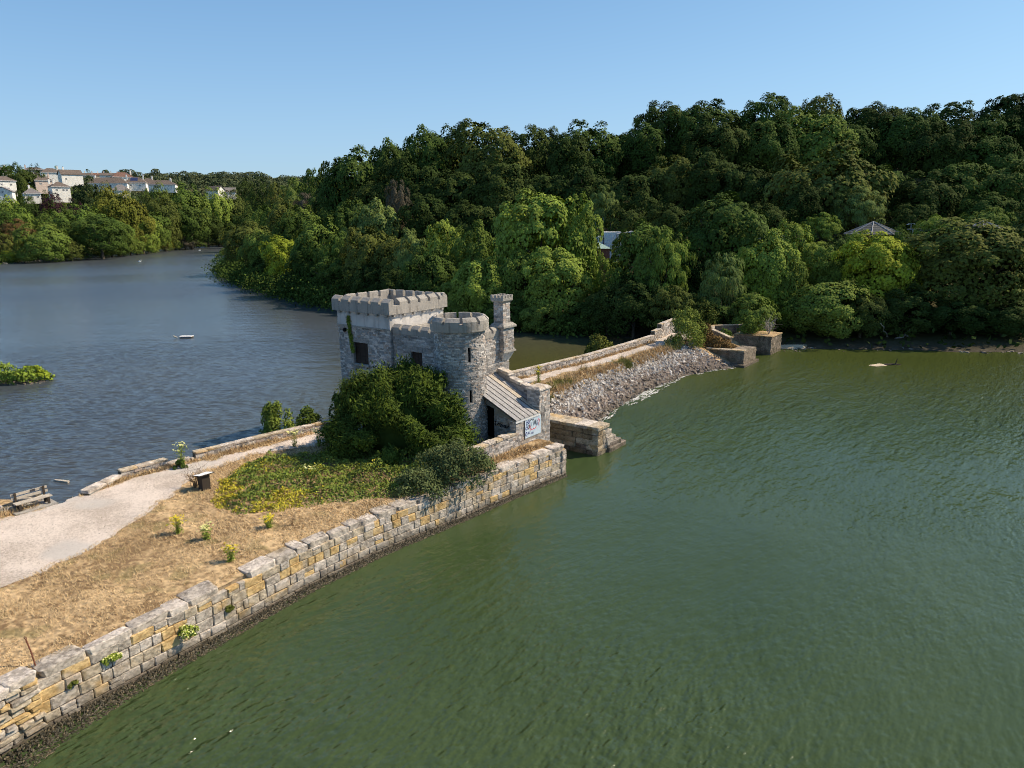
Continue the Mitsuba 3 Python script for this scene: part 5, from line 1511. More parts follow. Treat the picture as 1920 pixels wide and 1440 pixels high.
def pavilion(label, u, vtop, dist, rad, h_, n_=8, rows=7):
    k_ = thing('pavilion', label, 'pavilion', None)
    ap = aty(u, vtop, dist)
    a_ = np.linspace(0, 2 * np.pi, n_, endpoint=False) + 0.3
    for i_ in range(n_):
        a0, a1 = a_[i_], a_[(i_ + 1) % n_]
        for r in range(rows):
            t0, t1 = r / rows + 0.03, (r + 0.86) / rows + 0.02
            q_ = [ap + np.array([rad * t * math.cos(a), rad * t * math.sin(a), -h_ * t]) for t in (t0, t1) for a in (a0, a1)]
            q_ = np.array(q_)
            hm = trimesh.convex.convex_hull(np.vstack([q_, q_ - [0, 0, 0.1]]))
            add('roof_slat', (hm.vertices, hm.faces), 'timber_slat', k_)
        e_ = ap + np.array([rad * math.cos(a0), rad * math.sin(a0), -h_])
        tv, tf = tube_v([ap + [0, 0, 0.05], e_ + [0, 0, 0.05]], 0.07, 5)
        add('hip_rafter', (tv, tf), 'metal_grey', k_)
        b_ = ap + np.array([rad * 0.9 * math.cos(a0), rad * 0.9 * math.sin(a0), -h_ * 0.9 - 0.1])
        tv, tf = tube_v([b_, b_ - [0, 0, 4.5]], 0.09, 5)
        add('post', (tv, tf), 'dark_wood', k_)
    cone = trimesh.convex.convex_hull(np.vstack([[ap - [0, 0, 0.16]]] + [[ap + np.array([rad * 0.97 * math.cos(x), rad * 0.97 * math.sin(x), -h_ * 0.97 - 0.16])] for x in a_]))
    add('lining', (cone.vertices, cone.faces), 'dark_wood', k_)


pavilion('octagonal pavilion with a slatted grey timber roof among the shore trees', 1638, 416, 122, 4.3, 1.9)
pavilion('half-hidden slatted pavilion roof left of the main pavilion', 1452, 436, 128, 2.6, 1.1, rows=4)
pavilion('small slatted roof peak at the right among bushy trees', 1843, 414, 122, 3.0, 1.2, rows=4)
k_ = thing('viewing_deck', 'grey metal platform with railings right of the octagonal pavilion', 'platform')
o_ = placed(1722, 456, 124)
stand(k_, 'deck', o_, -1.3, 2.2, 0, 3, 0.8, 0.95, 'metal_grey')
for xx in (-1.2, 0.2, 2.0):
    stand(k_, 'post', o_, xx, xx + 0.1, 0, 0.1, -5, 2.1, 'metal_grey')
for zz in (1.4, 1.95):
    stand(k_, 'rail', o_, -1.3, 2.2, -0.06, -0.003, zz, zz + 0.1, 'metal_pale')
stand(k_, 'roof_panel', o_, -0.8, 2.4, 0, 2.5, 2.2, 2.32, 'metal_grey')
k_ = thing('lamp_post', 'twin-armed lamp post beside the metal platform', 'lamp post')
o_ = placed(1706, 446, 126)
stand(k_, 'pole', o_, -0.06, 0.06, -0.06, 0.06, -5, 2.3, 'metal_grey')
stand(k_, 'arm', o_, -0.55, 0.6, -0.05, 0.05, 2.303, 2.4, 'metal_grey')
for sx in (-0.72, 0.5):
    stand(k_, 'lamp_head', o_, sx, sx + 0.3, -0.12, 0.12, 2.2, 2.3, 'metal_pale')
k_ = thing('gate_fence', 'thin grey railing at the shaded end of the path', 'railing')
o_ = at(1322, 607, 2.4)
for xx in np.linspace(-1.3, 1.5, 9):
    stand(k_, 'bar', o_, xx, xx + 0.05, 0, 0.05, -0.6, 1.3, 'metal_grey')
stand(k_, 'rail', o_, -1.35, 1.6, -0.06, -0.003, 1.15, 1.24, 'metal_grey')

# ------------------------------------------------------------------ vegetation on the causeway
def gz(p):
    q = to_st(p)
    return float(ground_z(q[0], q[1]))


def yew():
    k_ = thing('yew_bush', 'big dark dense yew bush in front of the castle', 'bush')
    rng = np.random.default_rng(91)
    v_all = MB()
    lobes = []
    for _ in range(95):
        d = unit(rng.normal(size=3) + [0, 0, 0.35])
        r_ = np.array([4.35, 3.5, 4.15]) * (0.80 + 0.24 * rng.random())
        lobes.append(d * r_)
    lobes = np.array(lobes)
    lobes[:, 2] = np.abs(lobes[:, 2]) * 1.02 + 0.4
    base = W(5.45, -4.7, 2.1)
    sx, tx = SA, TA
    Cw = base + np.outer(lobes[:, 0], SA * 0.9 + TA * 0.1) + np.outer(lobes[:, 1], TA) + np.outer(lobes[:, 2], [0, 0, 1])
    rad = 0.65 + 0.55 * rng.random(len(Cw))
    n_ = 78000
    pick = rng.integers(len(Cw), size=n_)
    out = unit(Cw - base - [0, 0, 1.5])
    dd = unit(rng.normal(size=(n_, 3)) + 0.9 * out[pick] + [0, 0, 0.5])
    p = Cw[pick] + dd * (rad[pick] * (0.6 + 0.45 * rng.random(n_)))[:, None]
    p += out[pick] * (rng.random(n_) ** 4 * 0.9)[:, None]
    keep_ = p[:, 2] > 2.2
    for q in range(len(Cw)):
        keep_ &= np.linalg.norm(p - Cw[q], axis=1) > 0.5 * rad[q]
    p, dd, pick = p[keep_], dd[keep_], pick[keep_]
    tips = unit(out[pick] + 0.35 * rng.normal(size=p.shape) + [0.15, 0, 0.55])
    nrm = unit(dd + 0.5 * rng.normal(size=p.shape))
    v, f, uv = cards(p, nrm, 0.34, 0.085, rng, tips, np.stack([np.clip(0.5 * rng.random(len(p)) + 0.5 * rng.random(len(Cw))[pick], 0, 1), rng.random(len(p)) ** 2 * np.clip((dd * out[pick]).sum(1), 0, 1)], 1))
    add('foliage', (v, f), LEAF['yew'], k_, uv=uv)
    # dense brown inside
    inner = trimesh.creation.icosphere(3, 1.0)
    vi = inner.vertices * [2.5, 2.1, 2.7]
    vi = vi * (0.85 + 0.35 * meshkit.fbm(inner.vertices * 1.7, 3))[:, None]
    vi[:, 2] = np.maximum(vi[:, 2] + 1.7, -0.2)
    vw = base + np.outer(vi[:, 0], SA) + np.outer(vi[:, 1], TA) + np.outer(vi[:, 2], [0, 0, 1])
    add('inner_growth', (vw, inner.faces), LEAF['yew'], k_, uv=np.zeros((len(vw), 2)))
    tb_ = MB()
    for _ in range(9):
        a_ = rng.random() * 6.28
        tip = base + SA * 2.4 * math.cos(a_) + TA * 2.1 * math.sin(a_) + [0, 0, 2.0 + 2.5 * rng.random()]
        tv, tf = tube_v([base + [0, 0, -0.1], (base + tip) / 2 + [0, 0, 0.5], tip], [0.16, 0.1, 0.03], 6)
        tb_.add(tv, tf)
    add('stem', tb_.mesh(), 'bark', k_)


yew()


def shrub(name, label, cat, centre, radii, ncl, ncards, size, hue, rng, flowers=None, nfl=0, fsize=0.07, asp=0.6, clump=0.30, group=None, stems=True, stem_m='bark', up=0.5):
    """A bush of leaf clumps resting on the ground at centre; flowers lie on its outside."""
    k_ = thing(name, label, cat, group)
    c0 = np.asarray(centre, float)
    radii = np.asarray(radii, float)
    d = unit(rng.normal(size=(ncl, 3)) + [0, 0, 0.4])
    C_ = np.abs(d * [0, 0, 1]) + d * [1, 1, 0]
    C_ = C_ * (0.55 + 0.35 * rng.random((ncl, 1)))
    pick = rng.integers(ncl, size=ncards)
    dd = unit(rng.normal(size=(ncards, 3)) + 0.6 * unit(C_)[pick] + [0, 0, up])
    p = C_[pick] + dd * clump * (0.7 + 0.5 * rng.random((ncards, 1)))
    p = c0 + p * radii
    ok = p[:, 2] > c0[2] - 0.15
    p, dd = p[ok], dd[ok]
    v, f, uv = cards(p, unit(dd + 0.6 * rng.normal(size=dd.shape)), size, size * asp, rng)
    add('foliage', (v, f), LEAF[hue], k_, uv=uv)
    if stems:
        tb_ = MB()
        for q in rng.choice(ncl, min(ncl, 9), replace=False):
            tv, tf = tube_v([c0 + [0, 0, -0.1], c0 + C_[q] * radii * [0.4, 0.4, 0.55], c0 + C_[q] * radii], [0.03 * radii[2] ** 0.5, 0.02 * radii[2] ** 0.5, 0.006], 5)
            tb_.add(tv, tf)
        add('stem', tb_.mesh(), stem_m, k_)
    if flowers:
        q = rng.choice(len(p), min(nfl, len(p)), replace=False)
        pf = p[q] + unit(dd[q]) * size * 0.4 + [0, 0, size * 0.2]
        v, f, uv = cards(pf, unit(dd[q] + [0, 0, 0.8]), fsize, fsize * 0.9, rng)
        add('flowers', (v, f), flowers, k_)
    return k_


rng = np.random.default_rng(101)
shrub('bramble_shrub', 'grey-green bramble shrub hanging over the quay wall', 'shrub', W(12.0, -6.6, 2.05), (2.3, 2.0, 1.9), 40, 9000, 0.15, 'bramble', rng, clump=0.33)
shrub('bramble_shrub', 'lower grey-green shrub at the left foot of the hanging bramble', 'shrub', W(11.7, -9.4, 2.0), (1.5, 1.3, 1.15), 26, 4200, 0.14, 'bramble', rng, clump=0.34)
shrub('wall_bush', 'leafy green bush on the lake side of the low coped wall', 'bush', W(-4.6, -7.0, 1.2), (1.25, 1.15, 2.9), 36, 5200, 0.20, 'mid', rng, clump=0.3)
shrub('wall_bush', 'dark low bush right of the leafy green bush in the shade', 'bush', W(-3.8, -4.9, 1.4), (1.0, 1.2, 1.9), 22, 2600, 0.20, 'deep', rng, clump=0.33)
shrub('wall_bush', 'dark leafy sprays at the left side of the yew', 'bush', W(-2.9, -2.6, 1.6), (0.9, 0.9, 2.7), 22, 2200, 0.22, 'deep', rng, clump=0.3)
shrub('lake_bush', 'round bush on the lake side of the bridge parapet', 'bush', W(-2.4, 34.6, 0.0), (2.0, 2.0, 3.4), 34, 4800, 0.26, 'olive', rng, clump=0.3)
shrub('leaning_bush', 'bright green leaning bush with browning right side at the path end', 'bush', W(3.9, 44.0, 1.6), (2.8, 3.2, 4.3), 34, 10000, 0.22, 'weeds', rng, clump=0.25)
shrub('rusty_bush', 'rust-tinged side of growth right of the leaning green bush', 'bush', W(5.3, 46.0, 1.5), (1.5, 1.5, 2.6), 24, 2600, 0.24, 'brownish', rng, clump=0.3)
shrub('rusty_bush', 'brown low bush on top of the low square abutment', 'bush', W(6.9, 46.6, 1.4), (2.0, 1.3, 1.4), 26, 3000, 0.24, 'brownish', rng, clump=0.3)
shrub('pier_bush', 'green bush on top of the square pier', 'bush', W(8.3, 54.6, 2.2), (1.5, 1.3, 2.2), 24, 2800, 0.22, 'mid', rng, clump=0.3)
shrub('pool_bush', 'small green plant beside the angled retaining wall', 'plant', W(5.6, 52.0, 1.9), (0.9, 0.9, 1.1), 12, 900, 0.2, 'mid', rng)
shrub('shore_shrub', 'olive branching shrub behind the path end under the dark trees', 'shrub', W(1.5, 55.0, 2.6), (2.2, 2.0, 3.4), 26, 2600, 0.3, 'olive', rng, clump=0.3)


def twigs(name, label, cat, centre, h_, spread, n_, rng, m_='dead_wood', r0=0.03):
    k_ = thing(name, label, cat)
    tb_ = MB()
    for _ in range(n_):
        a_ = rng.random() * 6.28
        rr = spread * (0.3 + 0.7 * rng.random())
        p = [np.asarray(centre, float)]
        for q in range(1, 5):
            p.append(np.asarray(centre) + np.array([rr * math.cos(a_) * (q / 4) ** 1.2, rr * math.sin(a_) * (q / 4) ** 1.2, h_ * (q / 4) ** 0.9 * (0.6 + 0.4 * rng.random())]) + rng.normal(size=3) * 0.05 * h_)
        tv, tf = tube_v(p, np.linspace(r0, r0 * 0.2, 5), 4)
        tb_.add(tv, tf)
        for b_ in range(4):
            q = p[2 + b_ % 3]
            tv, tf = tube_v([q, q + rng.normal(size=3) * 0.22 * h_ + [0, 0, 0.18 * h_]], [r0 * 0.4, r0 * 0.12], 4)
            tb_.add(tv, tf)
    add('branches', tb_.mesh(), m_, k_)
    return k_


twigs('dead_bush', 'bare grey dead bush beside the green bush on the square pier', 'dead bush', W(10.2, 55.0, 2.25), 1.9, 1.2, 22, rng)
twigs('dead_shrub', 'dark dead shrub beside the information stand', 'dead shrub', W(1.1, -16.75, GZ), 1.35, 0.7, 16, rng, 'stem_brown', 0.022)
twigs('dead_stalks', 'thin dead stalks standing in the dry grass below the green patch', 'dead stalks', at(548, 985, GZ) , 0.7, 0.3, 8, rng, 'stem_brown', 0.012)

# the green weed patch with yellow flowers
rng = np.random.default_rng(111)
PATCH = shapely.Polygon(ragged([(3.2, -17.0), (4.6, -17.6), (6.4, -17.4), (8.2, -15.7), (9.4, -13.6), (11.0, -11.6), (12.3, -10.3), (11.5, -5), (7, -1.5), (1.5, -2.5), (1.0, -6.4), (1.3, -8.6), (-0.2, -11.4), (0.2, -13.8), (1.3, -15.6)], 0.5))
N = 46000
ss, tt = rng.uniform(-2, 13.5, N), rng.uniform(-19, -1, N)
ok = shapely.contains(PATCH, shapely.points(ss, tt))
ss, tt = ss[ok], tt[ok]
edge_d = shapely.distance(PATCH.exterior, shapely.points(ss, tt))
hum = meshkit.fbm(np.stack([ss * 0.9, tt * 0.9, 0 * ss], -1), 3)
top_h = np.clip(edge_d * 0.9, 0.05, 1) * (0.12 + 1.7 * np.clip(hum - 0.2, 0, 1) ** 1.5)
zz = ground_z(ss, tt) + top_h * (0.35 + 0.65 * rng.random(len(ss)) ** 0.5)
p = W(ss, tt, zz)
yel = meshkit.fbm(np.stack([ss * 0.55 + 9, tt * 0.55, 0 * ss], -1), 3) + 0.25 * smooth01(-13, -17, tt) + 0.15 * rng.random(len(ss))
fl = yel > 0.75
v, f, uv = scatter_cards(p[~fl], 0.16, rng)
gp = thing('green_weeds', 'patch of green weeds with yellow flowers between path and quay', 'weeds', kind='stuff')
put(f'{gp}__leaves', (v, f), LEAF['weeds'], uv=uv)
v, f, uv = scatter_cards(p[fl], 0.15, rng)
add('yellowing_leaves', (v, f), LEAF['weeds_yellow'], gp, uv=uv)
q = rng.choice(len(p), 520, p=np.clip(yel, 0.2, 1) ** 4 / (np.clip(yel, 0.2, 1) ** 4).sum(), replace=False)
v, f, uv = scatter_cards(p[q] + [0, 0, 0.08], 0.085, rng, nz=2.0, aspect=0.9)
add('flowers', (v, f), 'flower_yellow', gp)

# dry grass: short blades over the turf, taller tufts along walls and banks
def blades(s, t, h_, rng, lean=0.5, wid=0.012, cluster=1, z=None):
    n_ = len(s)
    base = W(s, t, ground_z(s, t) if z is None else z)
    a_ = rng.random(n_) * 2 * np.pi
    hh = np.asarray(h_) * (0.5 + 0.8 * rng.random(n_))
    tip = base + np.stack([np.cos(a_) * lean * hh, np.sin(a_) * lean * hh, hh], 1)
    w_ = np.stack([-np.sin(a_), np.cos(a_), 0 * a_], 1) * (wid * (0.6 + 0.8 * rng.random(n_)))[:, None]
    v = np.stack([base - w_, base + w_, tip], 1).reshape(-1, 3)
    return v, np.arange(3 * n_).reshape(-1, 3), np.repeat(rng.random((n_, 2)), 3, axis=0)


PATH_POLY = shapely.Polygon(ragged(PATH, 0.55, 0.18)).buffer(-0.22)
N = 120000
ss, tt = rng.uniform(-4, 14, N), rng.uniform(-34, 3, N)
ok = (ss < quay_s(tt) - 0.55) & ~shapely.contains(PATH_POLY, shapely.points(ss, tt)) & (ss > np.interp(tt, LEFT[:, 1], LEFT[:, 0]) + 0.3)
ok &= ~((tt > -0.2) & (ss > -6))
ok &= meshkit.fbm(np.stack([ss * 0.8, tt * 0.8, 0 * ss], -1), 3) > 0.30 + 0.25 * rng.random(N)
ss, tt = ss[ok], tt[ok]
hgt = 0.05 + 0.09 * meshkit.fbm(np.stack([ss * 0.5, tt * 0.5, 0 * ss + 4], -1), 2) + 0.10 * smooth01(-22, -12, tt)
v, f, uv = blades(ss, tt, hgt, rng, 1.1, 0.016)
dg = thing('dry_grass', 'short dry brown grass on the quay top', 'grass', kind='stuff')
put(dg, (v, f), 'dry_blade', uv=uv)
# tall tufts on the bank beyond the castle and along the walls
S_, T_, H_ = [], [], []
for _ in range(520):
    t_ = 7 + 36 * rng.random()
    a0, a1 = np.interp(t_, [7, 16, 20, 27, 34, 43], [2.2, 2.2, 2.3, 2.8, 3.1, 3.1]), float(bank_edge(t_)) + 0.3
    s_ = a0 + (a1 - a0) * rng.random()
    n_ = 34
    S_.append(s_ + rng.normal(size=n_) * 0.16); T_.append(t_ + rng.normal(size=n_) * 0.16); H_.append(np.full(n_, 0.25 + 0.5 * rng.random() ** 2))
for line in ([(-3.2, -21), (-3.7, -18.4)], [(-3.75, -18.4), (-3.6, -15.4)], [(-3.5, -15.2), (-2.9, -8.4)], [(-3.35, -26), (-3.5, -23)], [(-1.3, 8), (-0.9, 16)], [(-0.9, 16), (0.35, 28)], [(0.35, 28), (0.4, 43)], [(12.2, -1), (12.9, 2.0)], [(11.8, -4.5), (12.3, 0)]):
    (sa, ta), (sb, tb) = line
    for _ in range(int(14 * math.hypot(sb - sa, tb - ta) / 1.3)):
        x = rng.random()
        n_ = 22
        S_.append(sa + (sb - sa) * x + rng.normal(size=n_) * 0.14); T_.append(ta + (tb - ta) * x + rng.normal(size=n_) * 0.14); H_.append(np.full(n_, 0.10 + 0.28 * rng.random() ** 2))
S_, T_, H_ = np.concatenate(S_), np.concatenate(T_), np.concatenate(H_)
grn = (meshkit.noise(np.stack([S_ * 0.5, T_ * 0.35, 0 * S_], -1)) > 0.64) & (T_ > 8) & (S_ > 2.4)
v, f, uv = blades(S_[~grn], T_[~grn], H_[~grn], rng, 0.55, 0.03)
tg = thing('tall_grass', 'tall straw-coloured grass tufts along the bank and wall feet', 'grass', kind='stuff')
put(f'{tg}__straw', (v, f), 'dry_blade', uv=uv)
v, f, uv = blades(S_[grn], T_[grn], H_[grn] * 1.2, rng, 0.5, 0.03)
add('green_tufts', (v, f), 'green_blade', tg, uv=uv)


# loose gravel and twigs on path and turf
pm_ = MB()
Pp = shapely.Polygon(PATH).buffer(0.5)
for _ in range(1500):
    t_ = -33 + 30 * rng.random() ** 0.8
    s_ = rng.uniform(-3.5, 7)
    if not Pp.contains(shapely.Point(s_, t_)):
        continue
    pk = PEB[rng.integers(7)]
    pm_.add(pk.vertices * (0.03 + 0.075 * rng.random() ** 3) @ trimesh.transformations.rotation_matrix(rng.random() * 6, [0, 0, 1])[:3, :3].T + W(s_, t_, float(ground_z(s_, t_)) + 0.02), pk.faces)
put(thing('gravel', 'loose gravel scattered over the pale path', 'gravel', kind='stuff'), pm_.mesh(), 'stone_grey')


def flower_plant(name, label, centre, h_, n_, rng, flower='flower_yellow', leaves=220, head=0.10, spread=0.35, group=None, umbel=False):
    k_ = thing(name, label, 'plant', group)
    c0 = np.asarray(centre, float)
    st_, fl_, lf = MB(), [], []
    for _ in range(n_):
        a_ = rng.random() * 6.28
        r_ = spread * rng.random() ** 0.7
        tip = c0 + [r_ * math.cos(a_), r_ * math.sin(a_), h_ * (0.7 + 0.35 * rng.random())]
        midp = (c0 + tip) / 2 + [0, 0, 0.06]
        tv, tf = tube_v([c0 + [0.2 * r_ * math.cos(a_), 0.2 * r_ * math.sin(a_), -0.05], midp, tip], [0.014, 0.011, 0.008], 4)
        st_.add(tv, tf)
        for b_ in range(7 if not umbel else 4):
            fl_.append(tip + rng.normal(size=3) * [head, head, head * (0.35 if umbel else 0.6)])
        for b_ in range(leaves // n_):
            x = rng.random() ** 1.4
            lf.append(c0 + (tip - c0) * x + rng.normal(size=3) * 0.09)
    add('stem', st_.mesh(), 'stem_green', k_)
    lf = np.array(lf)
    v, f, uv = scatter_cards(lf, 0.13, rng, aspect=0.4)
    add('leaves', (v, f), LEAF['fresh'], k_, uv=uv)
    fl_ = np.array(fl_)
    v, f, uv = scatter_cards(fl_, 0.11 if not umbel else 0.16, rng, nz=2.5, aspect=0.9)
    add('flowers', (v, f), flower, k_)


rng = np.random.default_rng(121)
for u_, v_, hh, nn_, lab in ((335, 1000, 0.85, 12, 'ragwort plant with the brightest yellow flower heads, on the dry grass'), (388, 1012, 0.7, 8, 'pale fading ragwort plant between two yellow-flowered ones'), (433, 1052, 0.75, 8, 'ragwort plant with few yellow flowers nearest the quay wall'), (505, 990, 0.6, 9, 'low yellow-green ragwort clump at the lower edge of the green weeds')):
    c_ = at(u_, v_, GZ)
    flower_plant('ragwort', lab, [c_[0], c_[1], gz(c_)], hh, nn_, rng, 'flower_yellow' if hh != 0.7 else 'flower_cream', spread=0.3)
for u_, v_, hh, lab in ((553, 838, 1.25, 'tall fennel with yellow umbels in front of the shaded path'), (598, 838, 1.25, 'thin fennel with pale umbels against the shaded path, right of the tall one'), (342, 876, 1.6, 'tall fennel growing in the gap of the low lake wall'), (1010, 716, 1.4, 'yellow-green fennel beside the castle at the start of the bridge'), (585, 905, 1.1, 'slender fennel rising from the shaded green weeds')):
    c_ = at(u_, v_, GZ)
    flower_plant('fennel', lab, [c_[0], c_[1], gz(c_)], hh, 9 if hh > 1.2 else 6, rng, 'flower_cream' if u_ != 1010 else 'flower_yellow', 260 if u_ in (342, 1010) else 90, 0.12, 0.42, None, True)
shrub('base_bush', 'dark leafy bush at the foot of the tall fennel in the wall gap', 'bush', [*at(338, 878, GZ)[:2], GZ], (0.45, 0.45, 0.55), 10, 700, 0.12, 'deep', rng)


def wall_plant(label, u, v_, r_, rng, flowers, hue='fresh'):
    """A cushion of leaves rooted in the quay wall's face."""
    o_ = at(u, v_, 1.2)
    q = to_st(o_)
    p = W(quay_s(q[1]) - 0.1, q[1], 0)
    # the point of the wall face seen at this pixel
    n_ = SA
    rr = ray(u, v_)
    tpar = ((p - EYE) @ n_) / (rr @ n_)
    c_ = EYE + rr * tpar
    return shrub('wall_plant', label, 'plant', c_ - [0, 0, 0.15], (r_, r_, r_ * 0.8), 14, 700, 0.11, hue, rng, 'flower_cream' if flowers else None, flowers, 0.07, group=None, stems=False, up=0.2)


wall_plant('larger leafy wall plant dotted with cream flowers, hanging from the quay stones', 350, 1180, 0.52, rng, 130)
wall_plant('smaller wall plant with cream flowers between quay stones', 207, 1232, 0.36, rng, 60)
wall_plant('small dark green tuft growing low in the quay wall near its left end', 137, 1277, 0.24, rng, 0, 'olive')
wall_plant('tiny green tuft in a quay joint near the middle of the wall', 428, 1137, 0.20, rng, 0, 'olive')

# ------------------------------------------------------------------ bench, information stand, iron rod
bn = thing('bench', 'weathered wooden bench on a concrete slab beside the lake wall', 'bench')
ob = at(66, 952, GZ)
qb = to_st(ob)
bs, bt = qb[0], qb[1]
gzb = float(ground_z(bs, bt))


def bpart(name, s0, s1, t0, t1, z0, z1, m_):
    return add(name, (W(0, 0, 0) * 0 + stv(boxv(bs + s0, bs + s1, bt + t0, bt + t1, gzb + z0, gzb + z1)), BOXF), m_, bn)


bpart('base_slab', -0.75, 0.40, -1.05, 1.0, -0.1, 0.07, 'concrete')
for q_ in range(3):
    bpart('seat_plank', -0.35 + q_ * 0.15, -0.215 + q_ * 0.15, -0.88, 0.88, 0.44, 0.49, 'weathered_wood')
for z0 in (0.58, 0.78):
    bpart('back_plank', -0.50 - (z0 - 0.58) * 0.25, -0.46 - (z0 - 0.58) * 0.25, -0.88, 0.88, z0, z0 + 0.14, 'weathered_wood')
bpart('plaque', -0.50, -0.495 + 0.002, 0.05, 0.30, 0.785, 0.915, 'seam_dark')
for t0 in (-0.75, 0.62):
    bpart('leg', -0.36, -0.27, t0, t0 + 0.12, 0.073, 0.435, 'dark_wood')
    bpart('leg', 0.0, 0.08, t0, t0 + 0.12, 0.073, 0.435, 'dark_wood')
    bpart('back_post', -0.456, -0.40, t0, t0 + 0.10, 0.073, 0.98, 'dark_wood')

sg = thing('information_stand', 'dark wooden lectern with a slanting white board beside the path', 'information board')
og = to_st(at(384, 917, GZ))
gs, gt = og[0], og[1]
pl_ = [(-0.22, GZ - 0.1), (0.24, GZ - 0.1), (-0.22, GZ + 0.82), (0.24, GZ + 0.90)]
h_ = trimesh.convex.convex_hull(np.array([(gs + x, gt + y, z) for y in (-0.24, 0.24) for x, z in pl_]))
add('plinth', (stv(h_.vertices), h_.faces), 'dark_wood', sg)
for nm, m_, g_, d0, d1 in (('board', 'dark_wood', 0.03, 0.0, 0.045), ('panel', 'white_paint', 0.0, 0.02, 0.055)):
    bd = np.array([(gs + x, gt + y, z + dz) for y in (-0.42 - g_, 0.42 + g_) for x, z in ((-0.36 - g_, GZ + 0.80), (0.36 + g_, GZ + 0.93)) for dz in (d0, d1)])
    h_ = trimesh.convex.convex_hull(bd)
    add(nm, (stv(h_.vertices), h_.faces), m_, sg)

rd = thing('iron_rod', 'leaning rusty iron rod with a ring at its top, by the quay edge', 'iron rod')
b0 = at(67, 1243, GZ + 0.05)
b1 = aty(48, 1198, b0[1] + 0.10)
tv, tf = tube_v([b0 - [0, 0, 0.3], (b0 + b1) / 2, b1], 0.024, 8)
add('shaft', (tv, tf), 'rust', rd)
ca = np.linspace(0, 2 * np.pi, 14)
d_ = unit(b1 - b0)
tv, tf = tube_v([b1 + d_ * 0.035 + 0.042 * (math.cos(x) * d_ + math.sin(x) * np.array([1, 0, 0])) for x in ca], 0.014, 6)
add('ring', (tv, tf), 'rust', rd)

# ------------------------------------------------------------------ things on the water and along the shores
def log(name, label, cat, p0, p1, r0, r1, rng, m_='dead_wood', branches=0):
    k_ = thing(name, label, cat)
    p0, p1 = np.asarray(p0, float), np.asarray(p1, float)
    x = np.linspace(0, 1, 7)[:, None]
    L = np.linalg.norm(p1 - p0)
    mid = p0 + (p1 - p0) * x + rng.normal(size=(7, 3)) * 0.02 * L
    tv, tf = tube_v(mid, np.linspace(r0, r1, 7) * (0.9 + 0.2 * rng.random(7)), 8)
    add('trunk', (tv, tf), m_, k_)
    for b_ in range(branches):
        q = mid[2 + b_ % 4]
        e_ = q + rng.normal(size=3) * [0.35 * L, 0.2 * L, 0.12 * L] + [0, 0, 0.28 * L]
        tv, tf = tube_v([q, (q + e_) / 2 + rng.normal(size=3) * 0.04 * L, e_], [r1 * 0.9, r1 * 0.6, r1 * 0.2], 6)
        add('branch', (tv, tf), m_, k_)
    return k_


rng = np.random.default_rng(131)
pl = at(112, 903, 0.06)
k_ = thing('floating_plank', 'dark floating plank in the lake behind the bench', 'plank')
h_ = trimesh.convex.convex_hull(np.array([(x, y, z) for x, y in ((-0.55, 0.25), (-0.5, 0.4), (0.62, -0.15), (0.60, 0.10)) for z in (-0.1, 0.1)]) + [pl[0], pl[1], 0])
put(k_, (h_.vertices, h_.faces), 'weathered_wood')
rf = at(350, 633, 0.0)
k_ = thing('raft', 'pale flat raft floating alone on the lake', 'raft')
for q_ in range(4):
    add('plank', (boxv(rf[0] - 0.95, rf[0] + 0.9, rf[1] - 0.55 + q_ * 0.28, rf[1] - 0.29 + q_ * 0.28, 0.14, 0.24), BOXF), 'lead_pale' if q_ != 1 else 'weathered_wood', k_)
for x in (-0.85, -0.1, 0.55):
    add('float', (boxv(rf[0] + x, rf[0] + x + 0.3, rf[1] - 0.5, rf[1] + 0.5, -0.15, 0.138), BOXF), 'dark_wood', k_)
tv, tf = tube_v([rf + [-1.2, -0.5, 0.1], rf + [-1.6, -0.9, 0.45]], 0.09, 6)
add('boom', (tv, tf), 'weathered_wood', k_)
log('driftwood', 'bleached driftwood trunk leaning on the shaded right shore', 'driftwood', at(1677, 638, 0.5), at(1706, 626, 1.2), 0.22, 0.10, rng, branches=3)
log('dead_branch', 'thin pale dead branch rising left of the bleached driftwood', 'dead branch', at(1666, 636, 0.4), aty(1651, 603, 93), 0.10, 0.04, rng, branches=1)
fr_ = at(1648, 685, 0.0)
k_ = thing('mud_islet', 'small pale islet with a stub of wood in the green water', 'islet')
a_ = np.linspace(0, 2 * np.pi, 18, endpoint=False)
r_ = 1 + 0.25 * np.sin(2 * a_ + 1) + 0.15 * np.sin(5 * a_)
rg = np.stack([fr_[0] + 1.15 * r_ * np.cos(a_), fr_[1] + 0.6 * r_ * np.sin(a_), np.full(18, -0.05)], 1)
add('mound', (np.vstack([rg, [fr_ + [0, 0, 0.22]]]), [[i_, (i_ + 1) % 18, 18] for i_ in range(18)]), 'sand', k_, smooth=True)
tv, tf = tube_v([fr_ + [0.6, 0, 0.05], fr_ + [1.7, 0.1, 0.08], fr_ + [2.6, 0.2, 0.02]], [0.14, 0.12, 0.05], 6)
add('log', (tv, tf), 'dark_wood', k_)
tv, tf = tube_v([fr_ + [1.9, 0.1, 0], fr_ + [2.1, 0.1, 0.75]], [0.07, 0.03], 6)
add('stub', (tv, tf), 'dark_wood', k_)
log('fallen_tree', 'bleached fallen tree with bare branches on the far bank', 'fallen tree', at(222, 464, 0.6), at(258, 462, 2.5), 0.5, 0.2, rng, branches=6)
log('fallen_tree', 'smaller bleached fallen tree right of the large one on the far bank', 'fallen tree', at(287, 463, 0.5), at(303, 460, 1.6), 0.4, 0.2, rng, branches=4)
mb = MB()
